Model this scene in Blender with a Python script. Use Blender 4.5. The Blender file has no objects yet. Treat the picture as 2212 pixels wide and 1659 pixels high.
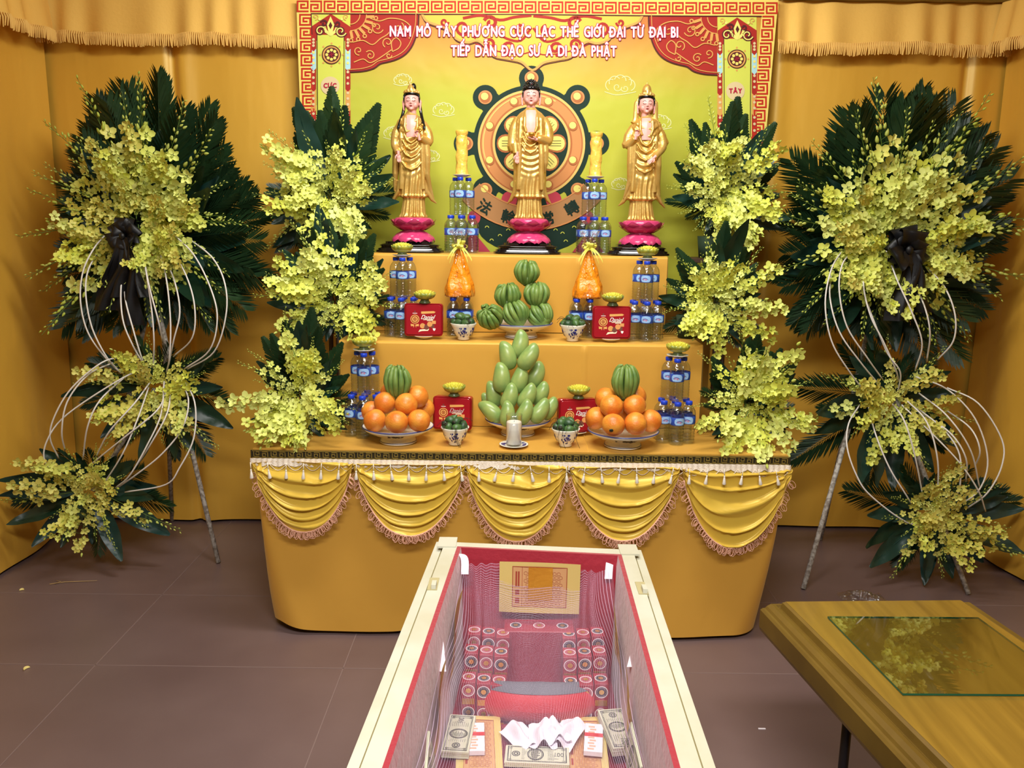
import bpy, math, random
from math import pi, sin, cos, radians as R
from mathutils import Vector as V, Matrix, Euler, noise
random.seed(7)
SC = bpy.context.scene
COL = SC.collection
# ------------------------------------------------------------------ camera
F = 1790.0; CX, CY = 1106.0, 829.5; H = 1.65
PITCH, ROLL = 11.0, 0.013
cam = bpy.data.cameras.new('camera'); cam.sensor_width = 36; cam.lens = F/2212*36
cam.clip_start = .02; cam.clip_end = 50
camo = bpy.data.objects.new('camera', cam); COL.objects.link(camo)
RM = Matrix.Rotation(R(90-PITCH), 3, 'X') @ Matrix.Rotation(ROLL, 3, 'Z')
camo.matrix_world = Matrix.Translation((0, 0, H)) @ RM.to_4x4()
SC.camera = camo
def ray(px, py): return RM @ V(((px-CX)/F, -(py-CY)/F, -1))
def at(px, py, Y):
    d = ray(px, py); return V((0, 0, H)) + d*(Y/d.y)
def atz(px, py, Z):
    d = ray(px, py); return V((0, 0, H)) + d*((Z-H)/d.z)
# ------------------------------------------------------------------ world, lights, exposure
SC.view_settings.view_transform = 'Standard'; SC.view_settings.look = 'None'
SC.view_settings.gamma = 1; SC.view_settings.use_curve_mapping = False
SC.view_settings.exposure = -0.05
w = bpy.data.worlds.new('world'); w.use_nodes = True; SC.world = w
w.node_tree.nodes['Background'].inputs[0].default_value = (.95, .97, 1, 1)
w.node_tree.nodes['Background'].inputs[1].default_value = .11
def area(name, loc, size, sy, power, col, aim):
    l = bpy.data.lights.new(name, 'AREA'); l.shape = 'RECTANGLE'; l.size = size; l.size_y = sy; l.energy = power; l.color = col
    o = bpy.data.objects.new(name, l); COL.objects.link(o); o.location = loc
    o.rotation_euler = (V(aim)-V(loc)).to_track_quat('-Z', 'Y').to_euler(); return o
area('ceiling_light_main', (.05, 2.55, 3.10), 1.5, .3, 72, (1, .985, .93), (.05, 4.4, 1.45))
area('ceiling_light_front', (0, .2, 3.12), 1.6, .4, 54, (1, .985, .95), (0, 1.9, 0.2)).data.spread = R(105)
SC.cycles.transparent_max_bounces = 28
# ------------------------------------------------------------------ mesh helpers
class MB:
    def __init__(s): s.v = []; s.f = []; s.m = []; s.sm = []; s.uv = None
    def add(s, vs, fs, mi=0, smooth=True, M=None):
        b = len(s.v)
        s.v += [tuple(M @ V(p)) for p in vs] if M is not None else [tuple(p) for p in vs]
        for q in fs: s.f.append(tuple(i+b for i in q)); s.m.append(mi); s.sm.append(smooth)
        return s
    def box(s, c, d, mi=0, M=None, smooth=False):
        x, y, z = d[0]/2, d[1]/2, d[2]/2
        vs = [(c[0]+i*x, c[1]+j*y, c[2]+k*z) for i in (-1, 1) for j in (-1, 1) for k in (-1, 1)]
        return s.add(vs, [(0,1,3,2),(4,6,7,5),(0,4,5,1),(2,3,7,6),(0,2,6,4),(1,5,7,3)], mi, smooth, M)
    def rbox(s, c, d, r, mi=0, M=None, n=3):
        x, y, z = d[0]/2, d[1]/2, d[2]/2; r = min(r, x*.99, z*.99, 9)
        ring = []
        for cx, cz, a0 in ((x-r, z-r, 0), (-x+r, z-r, 90), (-x+r, -z+r, 180), (x-r, -z+r, 270)):
            for k in range(n+1):
                a = R(a0+90*k/n); ring.append((cx+r*cos(a), cz+r*sin(a)))
        N = len(ring); vs = []
        e = min(r*.35, y*.5)
        for (yy, k) in ((-y, e), (-y+e, 0), (y-e, 0), (y, e)):
            for (a, b) in ring:
                vs.append((c[0]+a*(1-k/x), c[1]+yy, c[2]+b*(1-k/z)))
        fs = [(k*N+i, k*N+(i+1) % N, (k+1)*N+(i+1) % N, (k+1)*N+i) for k in range(3) for i in range(N)]
        fs += [tuple(range(N))[::-1], tuple(3*N+i for i in range(N))]
        return s.add(vs, fs, mi, False, M)
    def tube(s, pts, r, n=8, mi=0, M=None, cap=True, flat=1.0):
        pts = [V(p) for p in pts]; K = len(pts); vs = []; up = None
        for i, p in enumerate(pts):
            t = (pts[min(i+1, K-1)]-pts[max(i-1, 0)])
            t = t.normalized() if t.length > 1e-9 else V((0, 0, 1))
            if up is None: up = V((0, 0, 1)) if abs(t.z) < .9 else V((0, 1, 0))
            a = t.cross(up)
            a = a.normalized() if a.length > 1e-6 else t.orthogonal().normalized()
            b = a.cross(t); up = b
            rr = r[i] if hasattr(r, '__len__') else r
            for k in range(n):
                th = 2*pi*k/n; vs.append(p+a*(cos(th)*rr)+b*(sin(th)*rr*flat))
        fs = [(i*n+k, i*n+(k+1) % n, (i+1)*n+(k+1) % n, (i+1)*n+k) for i in range(K-1) for k in range(n)]
        if cap: fs += [tuple(range(n))[::-1], tuple((K-1)*n+k for k in range(n))]
        return s.add(vs, fs, mi, True, M)
    def lathe(s, prof, n=24, c=(0, 0, 0), mi=0, M=None, wob=None, cap=False):
        vs = []; K = len(prof)
        for j, (r, z) in enumerate(prof):
            for k in range(n):
                th = 2*pi*k/n; rr = r*(wob(th, j) if wob else 1)
                vs.append((c[0]+rr*cos(th), c[1]+rr*sin(th), c[2]+z))
        fs = [(i*n+k, i*n+(k+1) % n, (i+1)*n+(k+1) % n, (i+1)*n+k) for i in range(K-1) for k in range(n)]
        if cap: fs += [tuple(range(n))[::-1], tuple((K-1)*n+k for k in range(n))]
        return s.add(vs, fs, mi, True, M)
    def ell(s, c, r, nu=12, nv=8, mi=0, M=None, fn=None):
        if not hasattr(r, '__len__'): r = (r, r, r)
        vs = []
        for j in range(nv+1):
            ph = pi*j/nv
            for k in range(nu):
                th = 2*pi*k/nu; p = V((sin(ph)*cos(th), sin(ph)*sin(th), -cos(ph)))
                q = V((p.x*r[0], p.y*r[1], p.z*r[2]))
                if fn: q = fn(p, q)
                vs.append(V(c)+q)
        fs = [(i*nu+k, i*nu+(k+1) % nu, (i+1)*nu+(k+1) % nu, (i+1)*nu+k) for i in range(nv) for k in range(nu)]
        return s.add(vs, fs, mi, True, M)
    def grid(s, fn, nu, nv, mi=0, uv=False, M=None):
        vs = [fn(i/nu, j/nv) for j in range(nv+1) for i in range(nu+1)]
        fs = [(j*(nu+1)+i, j*(nu+1)+i+1, (j+1)*(nu+1)+i+1, (j+1)*(nu+1)+i) for j in range(nv) for i in range(nu)]
        if uv: s.uv = [(i/nu, j/nv) for j in range(nv+1) for i in range(nu+1)]
        return s.add(vs, fs, mi, True, M)
    def poly(s, pts, mi=0, M=None): return s.add(pts, [tuple(range(len(pts)))], mi, False, M)
    def mesh(s, name, mats):
        me = bpy.data.meshes.new(name); me.from_pydata(s.v, [], s.f)
        for m in (mats if isinstance(mats, (list, tuple)) else [mats]): me.materials.append(M_[m] if isinstance(m, str) else m)
        me.polygons.foreach_set('material_index', s.m); me.polygons.foreach_set('use_smooth', s.sm)
        if s.uv:
            l = me.uv_layers.new(name='UVMap')
            for i, lp in enumerate(me.loops):
                l.data[i].uv = s.uv[lp.vertex_index]
        me.update(); return me
    def build(s, name, mats, parent=None, **k):
        return link(name, s.mesh(name, mats), parent, **k)
def link(name, me, parent=None, label=None, cat=None, group=None, kind=None, loc=None, mw=None):
    o = bpy.data.objects.new(name, me); COL.objects.link(o)
    if parent is not None: o.parent = parent
    if loc is not None: o.location = loc
    if mw is not None: o.matrix_local = mw
    tag(o, label, cat, group, kind); return o
def tag(o, label=None, cat=None, group=None, kind=None):
    if label: o['label'] = label
    if cat: o['category'] = cat
    if group: o['group'] = group
    if kind: o['kind'] = kind
    return o
def empty(name, loc=(0, 0, 0), label=None, cat=None, group=None, rz=0):
    o = bpy.data.objects.new(name, None); COL.objects.link(o); o.location = loc; o.rotation_euler = (0, 0, rz)
    o.empty_display_size = .05
    return tag(o, label, cat, group)
KIDS = {}
def dup(root, loc, label=None, group=None, rz=0, rot=None, scale=None):
    r = root.copy(); COL.objects.link(r); r.location = loc; r.rotation_euler = rot or (0, 0, rz)
    if scale is not None: r.scale = (scale, scale, scale)
    if label: r['label'] = label
    if group: r['group'] = group
    for c in list(root.children):
        d = c.copy(); COL.objects.link(d); d.parent = r
        for g in list(c.children):
            e = g.copy(); COL.objects.link(e); e.parent = d
    return r
def sculpt(mb, name, mats, voxel, smooth=2, fac=.5):
    o = bpy.data.objects.new('tmp', mb.mesh(name, mats)); COL.objects.link(o)
    m = o.modifiers.new('r', 'REMESH'); m.mode = 'VOXEL'; m.voxel_size = voxel; m.use_smooth_shade = True
    if smooth:
        m = o.modifiers.new('s', 'SMOOTH'); m.iterations = smooth; m.factor = fac
    bpy.context.view_layer.update()
    me = bpy.data.meshes.new_from_object(o.evaluated_get(bpy.context.evaluated_depsgraph_get()))
    bpy.data.objects.remove(o); me.name = name
    for p in me.polygons: p.use_smooth = True
    return me
def catmull(pts, k=6):
    pts = [V(p) for p in pts]; P = [pts[0]*2-pts[1]]+pts+[pts[-1]*2-pts[-2]]; out = []
    for i in range(1, len(P)-2):
        for j in range(k):
            t = j/k; a, b, c, d = P[i-1:i+3]
            out.append(.5*((2*b)+(c-a)*t+(2*a-5*b+4*c-d)*t*t+(3*b-a-3*c+d)*t**3))
    return out+[pts[-1]]
def basis(loc, z, front=V((0, -1, 0)), s=1.0):
    z = V(z).normalized(); y = -V(front); y = (y-z*y.dot(z)).normalized(); x = y.cross(z)
    m = Matrix((x, y, z)).transposed().to_4x4(); return Matrix.Translation(V(loc)) @ m @ Matrix.Diagonal((s, s, s, 1))
# text as mesh data
_T = {}
def glyphs(txt, size, shear=0.0):
    key = (txt, shear)
    if key not in _T:
        c = bpy.data.curves.new('t', 'FONT'); c.body = txt; c.size = 1; c.shear = shear; c.resolution_u = 3
        o = bpy.data.objects.new('t', c); COL.objects.link(o); bpy.context.view_layer.update()
        me = bpy.data.meshes.new_from_object(o.evaluated_get(bpy.context.evaluated_depsgraph_get()))
        _T[key] = ([tuple(v.co) for v in me.vertices], [tuple(p.vertices) for p in me.polygons])
        bpy.data.objects.remove(o); bpy.data.curves.remove(c); bpy.data.meshes.remove(me)
    vs, fs = _T[key]
    return [V(v)*size for v in vs], fs
def layout(txt, size, gap=.09, space=.30):
    """letters side by side; returns verts, faces, width (2D). D with bar and horned O are assembled."""
    VS, FS = [], []; x = 0
    for ch in txt:
        if ch == ' ': x += space*size; continue
        base = {'Đ': 'D', 'Ơ': 'O', 'Ớ': 'Ó'}.get(ch, ch)
        vs, fs = glyphs(base, size)
        x0 = min(v.x for v in vs); x1 = max(v.x for v in vs)
        b = len(VS); VS += [V((v.x-x0+x, v.y, 0)) for v in vs]; FS += [tuple(i+b for i in f) for f in fs]
        w_ = x1-x0
        if ch == 'Đ':
            b = len(VS); VS += [V((x-.09*size, .30*size, 0)), V((x+.28*size, .30*size, 0)), V((x+.28*size, .38*size, 0)), V((x-.09*size, .38*size, 0))]; FS.append((b, b+1, b+2, b+3))
        if ch in 'ƠỚ':
            b = len(VS); X = x+w_*.86; VS += [V((X, .58*size, 0)), V((X+.14*size, .62*size, 0)), V((X+.2*size, .78*size, 0)), V((X+.1*size, .78*size, 0)), V((X+.06*size, .68*size, 0)), V((X-.05*size, .66*size, 0))]; FS += [(b, b+1, b+4, b+5), (b+1, b+2, b+3, b+4)]
            w_ += .1*size
        x += w_+gap*size
    return VS, FS, x-gap*size
# ------------------------------------------------------------------ materials
M_ = {}
def mat(name, col, rough=.5, metal=0., **k):
    m = bpy.data.materials.new(name); m.use_nodes = True; nt = m.node_tree; p = nt.nodes['Principled BSDF']
    p.inputs['Base Color'].default_value = (*col, 1); p.inputs['Roughness'].default_value = rough; p.inputs['Metallic'].default_value = metal
    for a, b in k.get('inp', {}).items(): p.inputs[a].default_value = b
    L = nt.links.new; N = nt.nodes.new
    if 'var' in k:        # (scale, colour2, low, high)
        sc, c2, lo, hi = k['var']
        t = N('ShaderNodeTexCoord'); n = N('ShaderNodeTexNoise'); n.inputs['Scale'].default_value = sc; n.inputs['Detail'].default_value = 5
        mp = N('ShaderNodeMapping'); mp.inputs['Scale'].default_value = k.get('stretch', (1, 1, 1)); L(t.outputs['Object'], mp.inputs[0]); L(mp.outputs[0], n.inputs[0])
        r = N('ShaderNodeMapRange'); r.inputs[1].default_value = lo; r.inputs[2].default_value = hi; L(n.outputs[0], r.inputs[0])
        x = N('ShaderNodeMix'); x.data_type = 'RGBA'; x.inputs[6].default_value = (*col, 1); x.inputs[7].default_value = (*c2, 1)
        L(r.outputs[0], x.inputs[0]); L(x.outputs[2], p.inputs['Base Color'])
        k['_last'] = x
    if 'rnd' in k:        # per object hue/brightness variation
        oi = N('ShaderNodeObjectInfo'); x = N('ShaderNodeMix'); x.data_type = 'RGBA'; x.inputs[6].default_value = (*col, 1); x.inputs[7].default_value = (*k['rnd'], 1)
        L(oi.outputs['Random'], x.inputs[0]); L(x.outputs[2], p.inputs['Base Color'])
    if 'bump' in k:
        sc, st, dist = k['bump']
        t = N('ShaderNodeTexCoord'); n = N('ShaderNodeTexNoise'); n.inputs['Scale'].default_value = sc; n.inputs['Detail'].default_value = 4
        mp = N('ShaderNodeMapping'); mp.inputs['Scale'].default_value = k.get('bstretch', (1, 1, 1)); L(t.outputs['Object'], mp.inputs[0]); L(mp.outputs[0], n.inputs[0])
        b = N('ShaderNodeBump'); b.inputs['Strength'].default_value = st; b.inputs['Distance'].default_value = dist
        L(n.outputs[0], b.inputs['Height']); L(b.outputs[0], p.inputs['Normal'])
    if 'transl' in k:
        o = nt.nodes['Material Output']; t = N('ShaderNodeBsdfTranslucent'); mx = N('ShaderNodeMixShader'); mx.inputs[0].default_value = k['transl']
        c = p.inputs['Base Color']
        if c.is_linked: L(c.links[0].from_socket, t.inputs[0])
        else: t.inputs[0].default_value = (*col, 1)
        L(p.outputs[0], mx.inputs[1]); L(t.outputs[0], mx.inputs[2]); L(mx.outputs[0], o.inputs[0])
    M_[name] = m; return m
def clear(name, tint, refl=1.0, rough=.03, ior=1.45, bump=None, base=.0):
    m = bpy.data.materials.new(name); m.use_nodes = True; nt = m.node_tree; nt.nodes.remove(nt.nodes['Principled BSDF']); N = nt.nodes.new; L = nt.links.new
    t = N('ShaderNodeBsdfTransparent'); t.inputs[0].default_value = (*tint, 1)
    g = N('ShaderNodeBsdfGlossy'); g.inputs['Roughness'].default_value = rough
    fr = N('ShaderNodeLayerWeight'); fr.inputs[0].default_value = .5; pw = N('ShaderNodeMath'); pw.operation = 'POWER'; pw.inputs[1].default_value = 2.6; L(fr.outputs['Facing'], pw.inputs[0])
    mu = N('ShaderNodeMath'); mu.operation = 'MULTIPLY_ADD'; mu.inputs[1].default_value = refl; mu.inputs[2].default_value = base; mu.use_clamp = True
    mx = N('ShaderNodeMixShader'); L(pw.outputs[0], mu.inputs[0]); L(mu.outputs[0], mx.inputs[0]); L(t.outputs[0], mx.inputs[1]); L(g.outputs[0], mx.inputs[2])
    L(mx.outputs[0], nt.nodes['Material Output'].inputs[0])
    if bump:
        n = N('ShaderNodeTexNoise'); n.inputs['Scale'].default_value = bump[0]; b = N('ShaderNodeBump'); b.inputs['Strength'].default_value = bump[1]; b.inputs['Distance'].default_value = bump[2]
        tc = N('ShaderNodeTexCoord'); mp = N('ShaderNodeMapping'); mp.inputs['Scale'].default_value = bump[3]; L(tc.outputs['Object'], mp.inputs[0]); L(mp.outputs[0], n.inputs[0])
        L(n.outputs[0], b.inputs['Height']); L(b.outputs[0], g.inputs['Normal']); L(b.outputs[0], fr.inputs['Normal'])
    M_[name] = m; return m
def srgb(r, g, b):
    f = lambda c: (c/255/12.92) if c/255 <= .04045 else ((c/255+.055)/1.055)**2.4
    return (f(r), f(g), f(b))
SATIN = dict(inp={'Sheen Weight': .25, 'Sheen Roughness': .4, 'Sheen Tint': (1, .8, .3, 1), 'Specular IOR Level': .5, 'Specular Tint': (1, .82, .35, 1)})
mat('curtain_satin', srgb(229, 176, 66), .44, bump=(1.6, .6, .06), bstretch=(1.2, 1.2, .35), inp={'Sheen Weight': .35, 'Sheen Roughness': .35, 'Sheen Tint': (1, .85, .4, 1), 'Specular IOR Level': 1.0, 'Specular Tint': (1, .9, .5, 1), 'Coat Weight': .25, 'Coat Roughness': .5, 'Coat Tint': (1, .95, .7, 1)})
mat('valance_cloth', srgb(236, 188, 96), .6, bump=(60, .35, .004), **SATIN)
mat('valance_fringe', srgb(238, 192, 104), .75)
mat('rail_gold', srgb(120, 95, 35), .4, .3)
mat('altar_cloth', srgb(208, 156, 66), .38, bump=(2.2, .5, .03), bstretch=(1, 1, .5), **SATIN)
mat('swag_satin', srgb(214, 178, 70), .27, **SATIN)
mat('floor_vinyl', srgb(116, 96, 94), .36, var=(1.3, srgb(100, 80, 78), .35, .7), bump=(90, .08, .001))
mat('floor_seam', srgb(126, 106, 102), .6)
mat('wall_paint', srgb(205, 150, 50), .8)
mat('ceiling_paint', srgb(215, 212, 200), .9)
mat('dark_green', srgb(22, 52, 34), .36, rnd=srgb(26, 58, 54), transl=.08)
mat('palm_green', srgb(24, 50, 28), .45, rnd=srgb(38, 66, 34), transl=.12)
mat('petal_yellow', srgb(226, 230, 88), .5, rnd=srgb(232, 238, 140), transl=.16)
mat('petal_aged', srgb(220, 212, 92), .5, rnd=srgb(232, 226, 120), transl=.16)
mat('bud_green', srgb(196, 210, 84), .5, rnd=srgb(206, 214, 110), transl=.25)
mat('stem_green', srgb(96, 124, 48), .5)
mat('cane_white', srgb(226, 220, 214), .5)
mat('pole_grey', srgb(196, 190, 180), .6, var=(70, srgb(140, 130, 118), .4, .6))
mat('ribbon_black', srgb(5, 5, 9), .5)
mat('foam_green', srgb(30, 52, 30), .8)
mat('gold', srgb(226, 188, 108), .34, .6, bump=(170, .35, .0015), var=(14, srgb(206, 160, 76), .35, .7))
mat('gold_plain', srgb(220, 172, 72), .33, .8)
mat('skin_paint', srgb(226, 160, 150), .42)
mat('hair_black', srgb(10, 10, 12), .2)
mat('face_line', srgb(60, 40, 34), .5)
mat('lip_red', srgb(150, 50, 52), .5)
mat('lotus_pink', srgb(200, 62, 112), .16, var=(26, srgb(232, 130, 160), .62, .75))
mat('lacquer_black', srgb(16, 10, 10), .12)
mat('porcelain', srgb(232, 226, 208), .18)
mat('rim_blue', srgb(60, 66, 120), .3)
mat('print_dark', srgb(40, 38, 50), .5)
mat('blue_glaze', srgb(228, 224, 212), .18, var=(55, srgb(28, 38, 120), .48, .53))
mat('mango_skin', srgb(118, 148, 80), .3, var=(16, srgb(152, 168, 92), .38, .66), bump=(200, .06, .001))
mat('orange_peel', srgb(226, 148, 52), .38, var=(16, srgb(212, 112, 34), .38, .62), bump=(170, .5, .002))
mat('navel', srgb(150, 110, 50), .7)
mat('sticker_dark', srgb(30, 40, 30), .4)
mat('citron', srgb(122, 146, 70), .45, var=(22, srgb(88, 120, 54), .35, .65), bump=(160, .2, .0015))
mat('citron_tip', srgb(70, 100, 44), .55)
mat('betel', srgb(44, 76, 44), .4, rnd=srgb(70, 104, 52), bump=(90, .1, .001))
mat('betel_stem', srgb(44, 40, 26), .7)
mat('candle_yellow', srgb(246, 242, 110), .45, transl=.3)
mat('bowl_green', srgb(128, 138, 62), .2, var=(30, srgb(176, 170, 60), .4, .6))
mat('bowl_foot', srgb(92, 104, 66), .25)
mat('candle_wax', srgb(240, 232, 224), .6)
mat('tin_red', srgb(154, 20, 32), .25)
mat('tin_edge', srgb(150, 20, 28), .2, .3)
mat('print_gold', srgb(222, 166, 92), .4)
mat('print_biscuit', srgb(216, 150, 84), .6)
mat('print_choc', srgb(110, 56, 42), .6)
mat('print_cream', srgb(240, 226, 196), .5)
mat('print_white', srgb(240, 236, 232), .5)
mat('cap_blue', srgb(26, 62, 190), .35)
mat('label_blue', srgb(44, 78, 170), .35)
mat('label_pale', srgb(150, 190, 232), .35)
mat('label_red', srgb(214, 60, 74), .4)
clear('bottle_clear', (.86, .905, .945), .8, .05, 1.45, (60, .35, .004, (1, 1, 3)), base=.09)
clear('film', (.97, .97, .96), .6, .06, 1.5, (9, .9, .03, (6, 6, .6)), base=.12)
clear('glass_clear', (.96, .97, .96), .5, .02, base=.04)
mat('bag_orange', srgb(240, 140, 24), .3, bump=(16, .8, .03))
mat('ribbon_yellow', srgb(238, 234, 110), .3, transl=.25)
mat('vase_gold', srgb(238, 190, 84), .16, bump=(45, .9, .006))
mat('banner_red', srgb(188, 52, 36), .6, inp={'Specular IOR Level': .2})
mat('fret_red', srgb(190, 46, 30), .6, inp={'Specular IOR Level': .2})
mat('fret_ground', srgb(236, 214, 110), .6, inp={'Specular IOR Level': .2})
mat('motif_red', srgb(166, 42, 34), .6, inp={'Specular IOR Level': .2})
mat('motif_gold', srgb(214, 158, 84), .6, inp={'Specular IOR Level': .2})
mat('motif_yellow', srgb(210, 188, 76), .6, inp={'Specular IOR Level': .2})
mat('motif_dark', srgb(84, 30, 34), .6, inp={'Specular IOR Level': .2})
mat('text_white', srgb(244, 226, 244), .6, inp={'Specular IOR Level': .2})
mat('text_red', srgb(176, 30, 60), .6, inp={'Specular IOR Level': .2})
mat('wheel_dark', srgb(22, 48, 38), .6, inp={'Specular IOR Level': .2})
mat('wheel_beige', srgb(218, 186, 106), .6, inp={'Specular IOR Level': .2})
mat('wheel_brown', srgb(176, 106, 60), .6, inp={'Specular IOR Level': .2})
mat('wheel_tan', srgb(206, 140, 84), .6, inp={'Specular IOR Level': .2})
mat('wheel_light', srgb(232, 222, 120), .6, inp={'Specular IOR Level': .2})
mat('wheel_ribbon', srgb(180, 132, 84), .6, inp={'Specular IOR Level': .2})
mat('wheel_pink', srgb(190, 66, 84), .6, inp={'Specular IOR Level': .2})
mat('panel_green', srgb(206, 212, 88), .6, inp={'Specular IOR Level': .2})
mat('panel_blue', srgb(170, 212, 220), .6, inp={'Specular IOR Level': .2})
mat('disc_beige', srgb(216, 196, 150), .6, inp={'Specular IOR Level': .2})
mat('cloud_white', srgb(222, 224, 164), .6, inp={'Specular IOR Level': .2})
mat('braid_dark', srgb(46, 38, 14), .5)
mat('braid_gold', srgb(176, 150, 74), .35, .5)
mat('lace_white', srgb(232, 218, 200), .7, bump=(220, .6, .004))
mat('tassel_white', srgb(238, 230, 216), .7)
mat('fringe_pink', srgb(232, 178, 150), .45)
mat('coffin_paint', srgb(200, 198, 180), .5, var=(5, srgb(190, 185, 160), .4, .65), bump=(60, .12, .001))
mat('coffin_groove', srgb(176, 164, 120), .7)
mat('lining_red', srgb(160, 22, 44), .65, bump=(50, .4, .006), inp={'Sheen Weight': .4})
mat('cushion_red', srgb(206, 30, 34), .6, inp={'Sheen Weight': .4})
mat('pad_maroon', srgb(110, 22, 44), .7)
mat('joss_yellow', srgb(214, 190, 112), .7)
mat('joss_print', srgb(206, 158, 106), .7)
mat('joss_line', srgb(160, 66, 44), .7)
mat('foil_gold', srgb(226, 172, 60), .3, .8, bump=(60, .5, .002))
mat('box_red', srgb(150, 24, 40), .5)
mat('ring_white', srgb(232, 222, 226), .5)
mat('ring_dark', srgb(40, 34, 42), .6)
mat('bill_paper', srgb(206, 206, 182), .7)
mat('bill_ink', srgb(70, 78, 70), .7)
mat('cloth_white', srgb(236, 230, 240), .7)
mat('cloth_grey', srgb(96, 100, 108), .7)
mat('lid_wood', srgb(156, 122, 46), .25, var=(3.5, srgb(122, 92, 32), .3, .75), stretch=(9, .6, 1), inp={'Coat Weight': .5, 'Coat Roughness': .12})
mat('lid_side', srgb(118, 92, 34), .35, var=(6, srgb(96, 72, 26), .3, .7))
mat('glass_edge', srgb(20, 90, 66), .1)
mat('stand_metal', srgb(66, 60, 62), .35, .7)
mat('dark_wood', srgb(62, 38, 26), .5)
mat('twig', srgb(170, 140, 96), .8)
mat('petal_litter', srgb(232, 212, 130), .7)
# netting: woven threads with open holes
def net_mat():
    m = bpy.data.materials.new('netting'); m.use_nodes = True; nt = m.node_tree; N = nt.nodes.new; L = nt.links.new; p = nt.nodes['Principled BSDF']
    p.inputs['Base Color'].default_value = (*srgb(206, 182, 208), 1); p.inputs['Roughness'].default_value = .45
    uv = N('ShaderNodeUVMap'); sp = N('ShaderNodeSeparateXYZ'); L(uv.outputs[0], sp.inputs[0]); outs = []
    for ax, n in ((0, 118), (1, 430)):
        a = N('ShaderNodeMath'); a.operation = 'MULTIPLY'; a.inputs[1].default_value = n; L(sp.outputs[ax], a.inputs[0])
        b = N('ShaderNodeMath'); b.operation = 'FRACT'; L(a.outputs[0], b.inputs[0])
        c = N('ShaderNodeMath'); c.operation = 'LESS_THAN'; c.inputs[1].default_value = .085; L(b.outputs[0], c.inputs[0]); outs.append(c)
    mx = N('ShaderNodeMath'); mx.operation = 'MAXIMUM'; L(outs[0].outputs[0], mx.inputs[0]); L(outs[1].outputs[0], mx.inputs[1])
    L(mx.outputs[0], p.inputs['Alpha']); M_['netting'] = m
net_mat()
def banner_mat():
    m = bpy.data.materials.new('banner_print'); m.use_nodes = True; nt = m.node_tree; N = nt.nodes.new; L = nt.links.new; p = nt.nodes['Principled BSDF']
    p.inputs['Roughness'].default_value = .5; p.inputs['Specular IOR Level'].default_value = .25
    tc = N('ShaderNodeTexCoord'); sp = N('ShaderNodeSeparateXYZ'); L(tc.outputs['Object'], sp.inputs[0])
    ns = N('ShaderNodeTexNoise'); ns.inputs['Scale'].default_value = 2.5; L(tc.outputs['Object'], ns.inputs[0])
    x = N('ShaderNodeMath'); x.operation = 'ABSOLUTE'; sub = N('ShaderNodeMath'); sub.operation = 'SUBTRACT'; sub.inputs[1].default_value = .11
    L(sp.outputs[0], sub.inputs[0]); L(sub.outputs[0], x.inputs[0])
    mu = N('ShaderNodeMath'); mu.operation = 'MULTIPLY_ADD'; mu.inputs[1].default_value = -.10; L(x.outputs[0], mu.inputs[0]); L(sp.outputs[2], mu.inputs[2])
    ad = N('ShaderNodeMath'); ad.operation = 'MULTIPLY_ADD'; ad.inputs[1].default_value = .18; L(ns.outputs[0], ad.inputs[0]); L(mu.outputs[0], ad.inputs[2])
    r = N('ShaderNodeValToRGB'); L(ad.outputs[0], r.inputs[0])
    e = r.color_ramp.elements
    mr = N('ShaderNodeMapRange'); mr.inputs[1].default_value = 2.25; mr.inputs[2].default_value = 2.75; L(ad.outputs[0], mr.inputs[0]); L(mr.outputs[0], r.inputs[0])
    e[0].position = .1; e[0].color = (*srgb(184, 186, 60), 1); e[1].position = .95; e[1].color = (*srgb(196, 100, 46), 1)
    q = e.new(.5); q.color = (*srgb(200, 164, 64), 1)
    n2 = N('ShaderNodeTexNoise'); n2.inputs['Scale'].default_value = 3; n2.inputs['Detail'].default_value = 3; b = N('ShaderNodeBump'); b.inputs['Strength'].default_value = .6; b.inputs['Distance'].default_value = .03
    L(n2.outputs[0], b.inputs['Height']); L(b.outputs[0], p.inputs['Normal'])
    L(tc.outputs['Object'], n2.inputs[0]); L(r.outputs[0], p.inputs['Base Color']); M_['banner_print'] = m
banner_mat()
# ------------------------------------------------------------------ room
XL, XR, YB, ZC = -2.34, 2.42, 4.42, 3.2
MB().box((0, 1.6, -.03), (6.4, 6.2, .06)).build('floor', 'floor_vinyl', kind='structure')
sm = MB()
for x in (-1.55, -.62, 1.2): sm.box((x, 1.9, .0004), (.004, 5, .0008))
for y in (2.25, 2.85, 3.45): sm.box((0, y, .0004), (6, .004, .0008))
sm.build('floor_seam_lines', 'floor_seam', kind='structure')
MB().box((0, YB+.08, 1.6), (5.4, .06, 3.2)).build('wall_back', 'wall_paint', kind='structure')
MB().box((XL-.28, 1.7, 1.6), (.06, 5.6, 3.2)).build('wall_left', 'wall_paint', kind='structure')
MB().box((XR+.25, 1.7, 1.6), (.06, 5.6, 3.2)).build('wall_right', 'wall_paint', kind='structure')
MB().box((0, 1.6, ZC+.03), (6.4, 6.2, .06)).build('ceiling', 'ceiling_paint', kind='structure')
def fold(s, z, seed, amp):
    return amp*(.6*sin(s*5.1+seed)+.35*sin(s*11.3+seed*2.1+.4*z)+.9*noise.noise(V((s*1.4, z*.35, seed))))*(0.55+.45*(1-z/2.7))
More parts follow.
